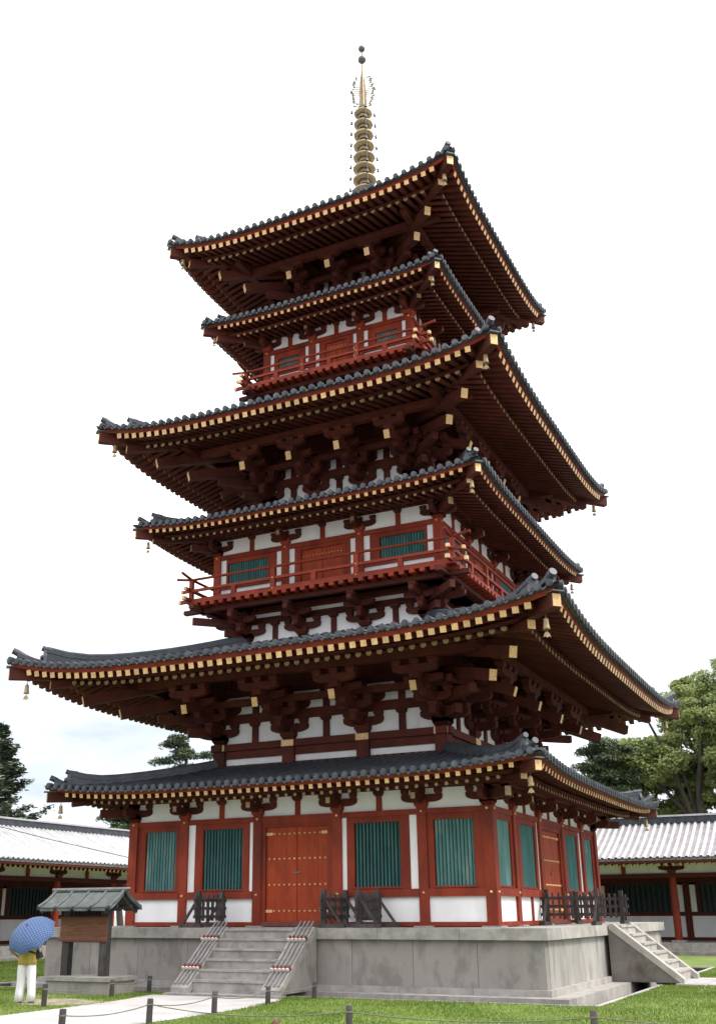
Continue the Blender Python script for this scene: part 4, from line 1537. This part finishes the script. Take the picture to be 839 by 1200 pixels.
q = MB(); q.box(-4.80, -2.54, -9.16, -9.04, .865, .905, 'copper_dark'); q.box(-4.83, -2.51, -9.14, -9.06, .905, .945, 'granite'); q.build('ridge', rfo)
for x in (-4.62, -2.72):
    for sg in (-1, 1):
        q = MB()
        q.tube([(x, -9.10 + sg * kroof(t / 6)[0] * .97, kroof(t / 6)[1] - .10) for t in range(7)], .04, 6, 'darkwood')
        q.build('barge_board', rfo)
q = MB(); q.box(-4.72, -2.62, -9.40, -9.34, .49, .55, 'darkwood'); q.box(-4.72, -2.62, -8.86, -8.80, .49, .55, 'darkwood'); q.build('purlin', nb)


# ------------------------------------------------------------------ cloisters
def cloister(name, M_, t0, t1, v0, v1, label, tcol, cs):
    """M_(t,e,z): t along, e distance out from the court; v0,v1 the stretch in view"""
    root = empty(name, Vector(M_((v0 + v1) / 2, 18.4, GZ)), label, 'cloister')
    ZE, ZR, EE, ER, PZ = 2.52, 4.28, 18.30, 22.3, -.95

    def bx(nm, a, b, e0, e1, z0, z1, mt, par=None):
        q = MB()
        P = [M_(a, e0, z0), M_(b, e0, z0), M_(b, e1, z0), M_(a, e1, z0), M_(a, e0, z1), M_(b, e0, z1), M_(b, e1, z1), M_(a, e1, z1)]
        q.hexa(P, mt)
        return q.build(nm, par or root)
    # platform
    n = max(2, int((t1 - t0) / 2.2))
    for i in range(n):
        a, b = t0 + (t1 - t0) * i / n, t0 + (t1 - t0) * (i + 1) / n
        bx('platform_kerb', a + .006, b - .006, 18.4, 18.9, GZ - .05, PZ, 'granite')
    bx('platform', t0, t1, 18.9, 26.2, GZ - .05, PZ - .004, 'granite')
    bx('platform_step', t0, t1, 17.9, 18.4, GZ - .05, GZ + .14, 'granite')

    def zr(e):
        t = abs(e - ER) / (ER - EE)
        u = 1 - t
        return ZE + (ZR - ZE) * (.80 * u + .20 * u * u)
    rm = MB()
    vs = []
    es = [EE + (2 * (ER - EE)) * i / 12 for i in range(13)]
    for e in es:
        for t in (t0, t1):
            vs += [M_(t, e, zr(e)), M_(t, e, zr(e) - .10)]
    fs = []
    for i in range(12):
        fs += [(i * 4, i * 4 + 2, i * 4 + 6, i * 4 + 4), (i * 4 + 1, i * 4 + 3, i * 4 + 7, i * 4 + 5)]
    rm.add(vs, fs, 'tile_pan', True)
    rm.add([vs[0], vs[1], vs[3], vs[2]], [(0, 1, 2, 3)], 'tile_pan')
    rfo_ = rm.build('roof', root)
    sp = .30
    rest = MB()
    rr_ = []
    for i in range(7):
        e = EE - .02 + (ER - .15 - EE) * i / 6
        for a in range(6):
            an = math.pi * a / 5
            rr_.append((.080 * math.cos(an), e, zr(max(EE, e)) - .01 + .085 * math.sin(an)))
    ff = [(i * 6 + a, i * 6 + a + 1, i * 6 + 7 + a, i * 6 + 6 + a) for i in range(6) for a in range(5)]
    cap = [(0, 1, 2, 3, 4, 5)]
    nt_ = int((t1 - t0) / sp)
    base = None
    for i in range(nt_):
        t = t0 + (i + .5) * sp
        if v0 < t < v1:
            if base is None:
                q = MB()
                q.add([Vector(M_(a, e, z)) - Vector(M_(0, 0, 0)) for a, e, z in rr_], ff, 'tile_pale', True)
                q.add([Vector(M_(a, e, z)) for a, e, z in rr_[:6]], cap, 'tile')
                base = q.build('tile_row', mesh_only=True)
            o_ = bpy.data.objects.new('tile_row', base)
            COL.objects.link(o_)
            o_.parent = rfo_
            o_.location = Vector(M_(t, 0, 0)) - root.location
            o_.matrix_parent_inverse = Matrix.Identity(4)
            o_.location = Vector(M_(t + random.uniform(-.008, .008), 0, random.uniform(-.010, .010)))
        else:
            rest.add([M_(a + t, e, z) for a, e, z in rr_], ff, 'tile_pale', True)
    for i in range(0, nt_, 1):
        t = t0 + (i + .5) * sp
        rest.add([M_(t + sp / 2 - .07, EE - .03, ZE + .01), M_(t + sp / 2 + .07, EE - .03, ZE + .01), M_(t + sp / 2 + .05, EE - .03, ZE - .05), M_(t + sp / 2 - .05, EE - .03, ZE - .05)], [(0, 1, 2, 3)], 'tile')
    x = rest.build('roof_tiles', rfo_)
    x['kind'] = 'stuff'
    # ridge stack
    bx('ridge', t0, t1, ER - .17, ER + .17, ZR - .05, ZR + .26, 'tile', rfo_)
    bx('ridge_cap', t0, t1, ER - .22, ER + .22, ZR + .26, ZR + .34, 'tile_pale', rfo_)
    # eaves
    bx('fascia', t0, t1, EE + .02, EE + .16, ZE - .20, ZE - .105, 'red_shaded', rfo_)
    raf = MB()
    i = 0
    t = t0 + .15
    while t < t1:
        q = MB()
        q.bar(M_(t, 20.4, ZE - .27 + 2.0 * .30), M_(t, EE + .12, ZE - .27), .11, .12, 'red_shaded')
        q.bar(M_(t, EE + .12, ZE - .27), M_(t, EE + .105, ZE - .275), .115, .125, 'gold_dull')
        raf.extend(q)
        t += sp
    x = raf.build('rafters', root)
    x['kind'] = 'stuff'
    bx('soffit', t0, t1, EE + .2, 22, ZE - .05 + .02, ZE + .0, 'soffit')
    # columns with brackets, frieze panels
    bx('wall_plate', t0, t1, 19.70, 19.90, 2.34, 2.52, 'red_shaded')
    bx('tie_beam', t0, t1, 19.70, 19.905, 1.74, 1.92, 'red_shaded')
    bx('tie_beam', t0, t1, 23.20, 23.40, 1.5, 4.0, 'red_shaded')
    cols = []
    k = math.floor((t0 - tcol) / cs) + 1
    while tcol + k * cs < t1:
        cols.append(tcol + k * cs)
        k += 1
    for i, c in enumerate(cols):
        vis = v0 - 3 < c < v1 + 3
        q = MB()
        q.tube([M_(c, 19.8, PZ + .08), M_(c, 19.8, .6), M_(c, 19.8, 1.75)], [.165, .165, .145], 14, 'red')
        q.build('column', root)
        bx('base_stone', c - .28, c + .28, 19.52, 20.08, PZ, PZ + .085, 'granite')
        q = MB()

        def Fm(s, d, z):
            return M_(c + s, 19.8 - d, z)
        masu(q, Fm, 0, 0, 1.92, .36, .17, 'red_shaded')
        s_arm(q, Fm, 0, 0, 2.05, .56, .17, .15, 'red_shaded')
        for u in (-.45, 0, .45):
            masu(q, Fm, u, 0, 2.22, .2, .13, 'red_shaded')
        q.build('bracket', root)
        if i < len(cols) - 1:
            d = cols[i + 1]
            m_ = (c + d) / 2
            bx('strut', m_ - .09, m_ + .09, 19.72, 19.86, 1.92, 2.34, 'red')
            for a, b in ((c, m_ - .09), (m_ + .09, d)):
                bx('plaster_panel', a, b, 19.80, 19.84, 1.92, 2.34, 'plaster')
            # middle wall: lattice window, white strips, white dado
            bx('wall_post', c - .15, c + .15, 23.15, 23.35, PZ, 1.6, 'red_shaded')
            bx('sill_beam', c + .15, d - .15, 23.15, 23.33, .12, .30, 'red_shaded')
            bx('ground_beam', c + .15, d - .15, 23.15, 23.33, PZ, PZ + .14, 'red_shaded')
            bx('plaster_panel', c + .15, d - .15, 23.2, 23.26, PZ + .14, .12, 'plaster')
            for a, b in ((c + .15, c + .42), (d - .42, d - .15)):
                bx('plaster_panel', a, b, 23.2, 23.26, .30, 1.6, 'plaster')
            for a, b in ((c + .42, c + .62), (d - .62, d - .42)):
                bx('jamb', a, b, 23.16, 23.30, .30, 1.6, 'red_shaded')
            w = bx('window', c + .62, d - .62, 23.26, 23.30, .30, 1.6, 'dark')
            if vis:
                ns = 12
                for j in range(ns):
                    x0 = c + .62 + (d - c - 1.24) * (j + .2) / ns
                    bx('slat', x0, x0 + (d - c - 1.24) / ns * .6, 23.19, 23.25, .30, 1.6, 'green_shaded', w)
    return root


cloister('tiled_cloister', lambda t, e, z: (t, e, z), -26, 22, 1.5, 10.5, 'red and white cloister with ribbed pale tile roof right of the pagoda', 5.33, 4.2)
cw_ = cloister('tiled_cloister', lambda t, e, z: (-e, t, z), -14, 18.0, 2.5, 16.5, 'red cloister with a bright white tile roof behind the person with umbrella', 8.44, 4.03)
q = MB()
q.tube([(-22.05, 4.4, 4.42), (-20.5, 8.6, 3.62), (-18.6, 13.0, 2.82)], .022, 5, 'bronze_dark')
q.build('cable', cw_)


# ------------------------------------------------------------------ trees
def leaf_mesh(name, C, N_, size, mt, parent, elong=1.6):
    """C (n,3) centres, N_ (n,3) rough normals; one diamond leaf each"""
    n = len(C)
    nrm = N_ / (np.linalg.norm(N_, axis=1, keepdims=True) + 1e-9)
    ref = rng.normal(size=(n, 3))
    u = np.cross(nrm, ref); u /= (np.linalg.norm(u, axis=1, keepdims=True) + 1e-9)
    w = np.cross(nrm, u)
    sz = (size * rng.uniform(.6, 1.35, n))[:, None]
    v = np.empty((n, 4, 3))
    v[:, 0] = C - u * sz * elong * .5
    v[:, 1] = C - w * sz * .5
    v[:, 2] = C + u * sz * elong * .5 + nrm * sz * .12
    v[:, 3] = C + w * sz * .5
    me = bpy.data.meshes.new(name)
    me.vertices.add(n * 4); me.vertices.foreach_set('co', v.reshape(-1))
    me.loops.add(n * 4); me.loops.foreach_set('vertex_index', np.arange(n * 4, dtype=np.int32))
    me.polygons.add(n)
    me.polygons.foreach_set('loop_start', np.arange(0, n * 4, 4, dtype=np.int32))
    me.polygons.foreach_set('loop_total', np.full(n, 4, dtype=np.int32))
    me.materials.append(MATS[mt])
    me.update()
    return link(name, me, parent)


def broadleaf(x, y, zb, h, rx, label, mt, seed, nclump=110, per=210, cz=.70, rz=.30, leaf=.17, clump=.80, lean=(0, 0), fork=.36, core=.35):
    """forked trunk whose limbs carry leaf clumps through an uneven crown"""
    rr = random.Random(seed)
    e = empty('broadleaf_tree', (x, y, zb), label, 'tree')
    tm = MB()
    nodes = []

    def limb(p, q, r0, r1, n=5, bow=.0):
        d = q - p
        o = d.orthogonal().normalized()
        o.rotate(Matrix.Rotation(rr.uniform(0, 6.28), 3, d.normalized()))
        pts = [p.lerp(q, t / n) + o * math.sin(math.pi * t / n) * d.length * bow + Vector((rr.uniform(-1, 1), rr.uniform(-1, 1), 0)) * d.length * .012 for t in range(n + 1)]
        pts[0], pts[-1] = p, q
        tm.tube(pts, [r0 + (r1 - r0) * t / n for t in range(n + 1)], 7 if r0 > .06 else 4, 'bark', cap=False)
        nodes.extend((v, r0 + (r1 - r0) * t / n) for t, v in enumerate(pts) if t >= 2)

    b0 = Vector((x, y, zb))
    fk = b0 + Vector((lean[0] * h, lean[1] * h, h * fork))
    limb(b0, fk, h * .021, h * .016, 5, .015)
    C0 = Vector((x + lean[0] * h, y + lean[1] * h, zb + h * cz))
    ends = []
    for i in range(6):
        a = 2 * math.pi * (i + rr.uniform(-.25, .25)) / 6
        rad = rx * rr.uniform(.35, .70)
        q = C0 + Vector((math.cos(a) * rad, math.sin(a) * rad, h * rz * rr.uniform(-.35, .55)))
        if i == 0:
            q = C0 + Vector((0.1 * rx, 0, h * rz * .75))
        limb(fk - Vector((0, 0, h * .03 * (i % 3))), q, h * .0105, h * .004, 6, .06)
    # lobes give the outline its bumps; clumps gather on them
    lobes = []
    for i in range(13):
        a, u = rr.uniform(0, 6.28), rr.uniform(-.75, 1)
        c = math.sqrt(max(0, 1 - u * u))
        k = rr.uniform(.62, .84)
        lobes.append(C0 + Vector((math.cos(a) * c * rx * k, math.sin(a) * c * rx * k, u * h * rz * k)))
    P, NN = [], []
    for i in range(nclump):
        lb = rr.choice(lobes)
        g_ = Vector((rr.gauss(0, 1), rr.gauss(0, 1), rr.gauss(0, .75)))
        g_ = g_.normalized() * rx * core * rr.random() ** .45
        c = lb + g_
        best = min(nodes, key=lambda nd: (nd[0] - c).length)
        limb(best[0], c, min(best[1] * .6, .05), .010, 3, .08)
        R_ = clump * rr.uniform(.6, 1.2)
        n = int(per * R_ / clump)
        o = rng.normal(size=(n, 3))
        o /= np.linalg.norm(o, axis=1, keepdims=True)
        o *= (rng.random((n, 1)) ** .42) * R_
        o[:, 2] *= .58
        P.append(o + np.array(tuple(c)))
        NN.append(o * .7 + rng.normal(size=(n, 3)) * .5 + np.array([0, 0, .6]))
    tm.build('trunk', e)
    leaf_mesh('crown', np.concatenate(P), np.concatenate(NN), leaf, mt, e)
    return e


def conifer(x, y, zb, h, r_, label, seed, mt='leaf_cedar', per=250, nm='conifer_tree'):
    rr = random.Random(seed)
    e = empty(nm, (x, y, zb), label, 'tree')
    tm = MB()
    tm.tube([(x, y, zb), (x + .1, y, zb + h * .5), (x, y, zb + h)], [h * .022, h * .013, .02], 7, 'bark')
    C, N_ = [], []
    z = .12 * h
    while z < h * .985:
        t = z / h
        R_ = r_ * (1 - t) ** .95 * rr.uniform(.75, 1.15)
        for b in range(5 if t < .8 else 4):
            a = rr.uniform(0, 6.283)
            L_ = R_ * rr.uniform(.6, 1.12) + .12
            p0 = Vector((x, y, zb + z + rr.uniform(-.12, .12)))
            d = Vector((math.cos(a), math.sin(a), rr.uniform(.15, .55)))
            p1 = p0 + d * L_
            pm = p0.lerp(p1, .55) - Vector((0, 0, L_ * .10))
            tm.tube([p0, pm, p1], [.035 * (1.2 - t) + .012, .022, .006], 4, 'bark', cap=False)
            nn = int(per * (.35 + L_ / r_))
            for i in range(nn):
                s_ = rr.uniform(.18, 1.04)
                q = (p0.lerp(pm, s_ / .55) if s_ < .55 else pm.lerp(p1, (s_ - .55) / .45))
                spread = .10 + .24 * (1 - abs(s_ - .55)) * min(1, L_)
                C.append((q.x + rr.gauss(0, spread * .55), q.y + rr.gauss(0, spread * .55), q.z + rr.uniform(-.10, .16)))
                N_.append((rr.uniform(-.6, .6), rr.uniform(-.6, .6), 1))
        z += h * .026 + .05
    tm.build('trunk', e)
    leaf_mesh('crown', np.array(C), np.array(N_), .15, mt, e, elong=2.2)
    return e


def pine(x, y, zb, h, r_, label, seed, npad=26, lean=(.05, 0), z0=.35, pr=1.1):
    """leaning trunk, level limbs, flat pads of needles"""
    rr = random.Random(seed)
    e = empty('pine_tree', (x, y, zb), label, 'tree')
    tm = MB()
    tp = []
    for i in range(9):
        t = i / 8
        tp.append(Vector((x + lean[0] * h * t + .25 * math.sin(5 * t + seed), y + lean[1] * h * t + .2 * math.cos(4 * t + seed), zb + h * .95 * t)))
    tm.tube(tp, [h * .026 * (1 - .8 * i / 8) + .02 for i in range(9)], 8, 'bark')
    C, N_ = [], []
    for b in range(npad):
        t = z0 + (1 - z0) * (b + rr.random()) / npad
        i = min(7, int(t * 8))
        p0 = tp[i].lerp(tp[i + 1], t * 8 - i)
        a = rr.uniform(0, 6.283)
        L_ = r_ * (1.12 - .75 * max(0, (t - .5) / .5)) * rr.uniform(.55, 1.05)
        p1 = p0 + Vector((math.cos(a) * L_, math.sin(a) * L_, rr.uniform(-.05, .22) * L_))
        pm = p0.lerp(p1, .5) + Vector((rr.uniform(-.2, .2), rr.uniform(-.2, .2), rr.uniform(-.1, .2)))
        tm.tube([p0, pm, p1], [.09 * (1.2 - t), .055, .018], 5, 'bark', cap=False)
        for c in range(5):
            q = pm.lerp(p1, c / 4.0) + Vector((rr.uniform(-.35, .35), rr.uniform(-.35, .35), .08))
            rad = pr * rr.uniform(.42, .75)
            for _ in range(170):
                aa, rd = rr.uniform(0, 6.283), rad * math.sqrt(rr.random())
                C.append((q.x + rd * math.cos(aa), q.y + rd * math.sin(aa), q.z + rr.gauss(.04, .10) + .16 * (1 - (rd / rad) ** 2)))
                N_.append((rr.uniform(-1, 1), rr.uniform(-1, 1), .8))
    tm.build('trunk', e)
    leaf_mesh('crown', np.array(C), np.array(N_), .085, 'leaf_pine', e, elong=3.2)
    return e


broadleaf(4.7, 36, GZ, 15.9, 5.2, 'tall light green broadleaf tree with bare forking trunk at right edge', 'leaf_light', 11, 250, 420, lean=(-.012, 0), fork=.42, rz=.27, cz=.73, clump=.85, leaf=.145, core=.42)
broadleaf(9.0, 41, GZ, 14.5, 4.4, 'broadleaf tree cut by the right picture edge behind the cloister', 'leaf_mid', 5, 200, 380, clump=.9, leaf=.15, core=.45)
pine(-0.4, 33.0, GZ, 11.4, 3.4, 'dark pine with level limbs just right of the pagoda eaves', 3, 34, (.03, 0), .40)
broadleaf(0.6, 42, GZ, 14.0, 3.3, 'rounded green tree between the pine and the tall broadleaf tree', 'leaf_light', 23, 180, 380, cz=.72, rz=.26, clump=.85, leaf=.145, core=.45)
broadleaf(3.4, 45, GZ, 9.6, 3.4, 'low dark green tree filling the gap above the cloister ridge', 'leaf_mid', 31, 150, 360, cz=.62, rz=.36, clump=.85, leaf=.15, core=.45)
conifer(-30.0, 14.7, GZ, 12.3, 4.5, 'tall grey green conifer rising above the left cloister roof', 4)
pine(-30.5, 34.2, GZ, 14.4, 4.4, 'dark pine reaching out from behind the lowest eaves on the left', 9, 26, (-.02, -.02), .5)
pine(-30, 26.4, GZ, 8.6, 2.4, 'low dark pine top behind the left cloister ridge beside the pagoda', 14, 22, (0, 0), .4)
conifer(-30.0, 17.6, GZ, 7.2, 1.5, 'small dark conifer tip peeping over the left cloister ridge', 8, 'leaf_pine', 200)


# ------------------------------------------------------------------ person and umbrella
def skin_mesh(name, joints, edges, mt, parent, sub=2):
    """joints: name -> (x,y,z,rx,ry)"""
    ks = list(joints)
    me = bpy.data.meshes.new(name)
    me.from_pydata([joints[k][:3] for k in ks], [(ks.index(a), ks.index(b)) for a, b in edges], [])
    o = link(name, me, parent)
    md = o.modifiers.new('skin', 'SKIN')
    md.use_smooth_shade = True
    for i, k in enumerate(ks):
        sv = me.skin_vertices[0].data[i]
        j = joints[k]
        sv.radius = (j[3], j[4] if len(j) > 4 else j[3])
        sv.use_root = (i == 0)
    s2 = o.modifiers.new('sub', 'SUBSURF')
    s2.levels = s2.render_levels = sub
    me.materials.append(MATS[mt])
    return o


PX, PY = -2.86, -12.03
pers = empty('person', (PX, PY, GZ), 'person in mustard top and white trousers standing with back turned under a blue umbrella', 'person')
# local frame: faces away from the camera, a little to the left
face = Vector((-.36, .93, 0)).normalized()
rgt = Vector((face.y, -face.x, 0))


def W(r_, f, z):
    v = Vector((PX, PY, GZ)) + rgt * r_ + face * f
    return (v.x, v.y, GZ + z)


def J(r_, f, z, a, b=None):
    return (*W(r_, f, z), a, b if b is not None else a)


jt = {'pelvis': J(0, 0, .84, .125, .10), 'waist': J(0, 0, .98, .105, .085), 'chest': J(0, .01, 1.16, .125, .095), 'neckb': J(0, .0, 1.31, .07, .07),
      'neck': J(0, .02, 1.38, .045), 'skull': J(0, .075, 1.44, .078, .085), 'crown': J(0, .09, 1.505, .06, .065),
      'sl': J(-.155, 0, 1.27, .052), 'el': J(-.40, -.02, 1.03, .037), 'wl': J(-.27, .10, .92, .026), 'pl': J(-.235, .15, .90, .030, .018),
      'sr': J(.155, 0, 1.27, .052), 'er': J(.25, .02, 1.02, .036), 'wr': J(.18, .15, 1.00, .024), 'pr': J(.155, .19, 1.02, .030, .018),
      'hl': J(-.085, 0, .78, .088), 'kl': J(-.10, .02, .44, .055), 'al': J(-.105, -.01, .085, .036), 'tl': J(-.125, .13, .035, .034),
      'hr': J(.085, 0, .78, .088), 'kr': J(.10, .03, .44, .055), 'ar': J(.13, .01, .085, .036), 'tr': J(.15, .15, .035, .034),
      'nose': J(0, .168, 1.42, .012)}
ed = [('pelvis', 'waist'), ('waist', 'chest'), ('chest', 'neckb'), ('neckb', 'neck'), ('neck', 'skull'), ('skull', 'crown'), ('skull', 'nose'),
      ('neckb', 'sl'), ('sl', 'el'), ('el', 'wl'), ('wl', 'pl'), ('neckb', 'sr'), ('sr', 'er'), ('er', 'wr'), ('wr', 'pr'),
      ('pelvis', 'hl'), ('hl', 'kl'), ('kl', 'al'), ('al', 'tl'), ('pelvis', 'hr'), ('hr', 'kr'), ('kr', 'ar'), ('ar', 'tr')]
for hand, sg in (('l', -1), ('r', 1)):
    base = Vector(jt['p' + hand][:3])
    if hand == 'l':
        dv = (rgt * .2 + face * .9 + Vector((0, 0, .2))).normalized(); sd_ = Vector((0, 0, 1))
    else:
        dv = (Vector((0, 0, .35)) + face * .5 - rgt * .75).normalized(); sd_ = Vector((0, 0, 1)) * .9 + face * .3
    for i in range(4):
        b0 = base + sd_ * (.022 * (i - 1.5)) + dv * .03
        b1 = b0 + dv * (.036 - .004 * abs(i - 1))
        b2 = b1 + (dv * .4 - face * .7).normalized() * .028
        for nm_, q, r_ in (('f%s%da' % (hand, i), b0, .009), ('f%s%db' % (hand, i), b1, .0085), ('f%s%dc' % (hand, i), b2, .007)):
            jt[nm_] = (*q, r_, r_)
        ed += [('p' + hand, 'f%s%da' % (hand, i)), ('f%s%da' % (hand, i), 'f%s%db' % (hand, i)), ('f%s%db' % (hand, i), 'f%s%dc' % (hand, i))]
    t1 = base + sd_ * .035 - dv * .005
    t2 = t1 + sd_ * .02 + dv * .03
    jt['t%sa' % hand] = (*t1, .010, .010); jt['t%sb' % hand] = (*t2, .008, .008)
    ed += [('p' + hand, 't%sa' % hand), ('t%sa' % hand, 't%sb' % hand)]
skin_mesh('body', jt, ed, 'skin', pers)
# clothing: lofted rings with clean hems and a few folds
def loft(name, rings, mt, parent, n=20, fold=.0, seed=0):
    rr = random.Random(seed)
    ph = [rr.uniform(0, 6.28) for _ in range(3)]
    vs = []
    for i, (c, a, b) in enumerate(rings):
        c = Vector(c)
        t = i / (len(rings) - 1)
        for k in range(n):
            an = 2 * math.pi * k / n
            f = 1 + fold * (.6 * math.sin(4 * an + ph[0] + 2 * t) + .5 * math.sin(7 * an + ph[1] - 3 * t)) * (.4 + .6 * abs(1 - 2 * t))
            vs.append(c + rgt * math.cos(an) * a * f + face * math.sin(an) * b * f)
    mb = MB()
    mb.add(vs, [(i * n + k, i * n + (k + 1) % n, (i + 1) * n + (k + 1) % n, (i + 1) * n + k) for i in range(len(rings) - 1) for k in range(n)], mt, True)
    o = mb.build(name, parent)
    q = o.modifiers.new('thick', 'SOLIDIFY'); q.thickness = .006; q.offset = 1
    return o


loft('top', [(W(0, 0, .76), .200, .150), (W(0, 0, .84), .192, .146), (W(0, 0, .95), .172, .130), (W(0, 0, 1.06), .180, .130), (W(0, .01, 1.17), .192, .128),
             (W(0, .01, 1.25), .178, .105), (W(0, .01, 1.30), .12, .085), (W(0, .015, 1.335), .068, .062)], 'mustard', pers, n=28, fold=.05, seed=1)
for sg, sh, el_ in ((-1, jt['sl'], jt['el']), (1, jt['sr'], jt['er'])):
    a, b_ = Vector(sh[:3]) + Vector((0, 0, .02)) - rgt * sg * .03, Vector(el_[:3])
    q = MB()
    q.tube([a, a.lerp(b_, .25), a.lerp(b_, .5), a.lerp(b_, .78)], [.074, .074, .070, .074], 14, 'mustard', cap=False)
    q.build('sleeve', pers)
for sg in (-1, 1):
    hipx = .088 * sg
    fx = (-.115 if sg < 0 else .137)
    loft('trouser_leg', [(W(hipx * .8, 0, .90), .080, .095), (W(hipx, 0, .76), .098, .118), (W(hipx * 1.08, .005, .62), .104, .115), (W((hipx + fx) / 2, .015, .42), .092, .100),
                         (W(fx, .005, .22), .086, .095), (W(fx, 0, .045), .096, .108)], 'white_cloth', pers, n=24, fold=.085, seed=3 + sg)
hj = {'a': J(0, .03, 1.43, .085, .085), 'b': J(0, .055, 1.51, .082, .080), 'c': J(0, .0, 1.37, .06)}
skin_mesh('hair', hj, [('a', 'b'), ('a', 'c')], 'hair', pers)
for sg in (-1, 1):
    rr_ = .108 if sg < 0 else .13
    kj = {'h': J(sg * rr_, -.05, .035, .042, .034), 'm': J(sg * (rr_ + .012), .05, .035, .042, .034), 't': J(sg * (rr_ + .025), .15, .028, .036, .026)}
    skin_mesh('shoe', kj, [('h', 'm'), ('m', 't')], 'shoe', pers)
q = MB()
pts = []
for i in range(25):
    a = 2 * math.pi * i / 24
    t = .5 - .5 * math.cos(a)
    pts.append(W(.196 * math.cos(a), .146 * math.sin(a), 1.05 - .07 * math.cos(a)))
q.tube(pts, .020, 6, 'black_strap')
q.build('strap', pers)
q = MB()
c = Vector(W(.20, .06, .98))
q.bar(c - rgt * .02 + Vector((0, 0, .06)), c + rgt * .05 + Vector((0, 0, -.10)), .16, .10, 'black_strap')
q.build('bag', pers)

# umbrella, tilted back over the head
um = empty('umbrella', W(.15, .2, 1.25), 'open blue checked umbrella tilted over the person by the lawn path', 'umbrella')
top = Vector(W(.035, -.27, 1.53))
hand_p = Vector(W(.175, .18, 1.03))
ax = (top - hand_p).normalized()
x_ = ax.orthogonal().normalized()
y_ = ax.cross(x_)
NSEG, NR = 8, 7
cv = []
uvs = []
RR, HH = .53, .29
for i in range(NR + 1):
    t = i / NR
    ph_ = t * R(72)
    rad, dz = RR * math.sin(ph_) / math.sin(R(72)), HH * (1 - math.cos(ph_)) / (1 - math.cos(R(72)))
    for j in range(NSEG * 4):
        a = 2 * math.pi * j / (NSEG * 4)
        fr = (j % 4) / 4
        sc = 1 - .075 * t * t * math.sin(math.pi * fr)
        dzz = dz - .035 * t * t * math.sin(math.pi * fr)
        cv.append(top + (x_ * math.cos(a) + y_ * math.sin(a)) * rad * sc - ax * dzz)
        uvs.append((.5 + .5 * t * math.cos(a), .5 + .5 * t * math.sin(a)))
n4 = NSEG * 4
cf = [(i * n4 + j, i * n4 + (j + 1) % n4, (i + 1) * n4 + (j + 1) % n4, (i + 1) * n4 + j) for i in range(NR) for j in range(n4)]
q = MB()
q.add(cv, cf, 'plaid', False)
co = q.build('canopy', um)
uvl = co.data.uv_layers.new(name='UVMap')
for lp in co.data.loops:
    uvl.data[lp.index].uv = uvs[lp.vertex_index]
sm_ = co.modifiers.new('thick', 'SOLIDIFY'); sm_.thickness = .003
q = MB(); q.tube([hand_p - ax * .10, top + ax * .02], .007, 6, 'steel'); q.build('shaft', um)
q = MB(); q.tube([top + ax * .0, top + ax * .06], [.012, .006], 6, 'black_strap'); q.build('tip', um)
q = MB(); q.tube([hand_p - ax * .17, hand_p - ax * .0], .015, 8, 'black_strap'); q.build('handle', um)
for j in range(NSEG):
    q = MB()
    q.tube([cv[i * n4 + j * 4] - ax * .006 for i in range(NR + 1)], .004, 4, 'steel', cap=False)
    q.build('rib', um)
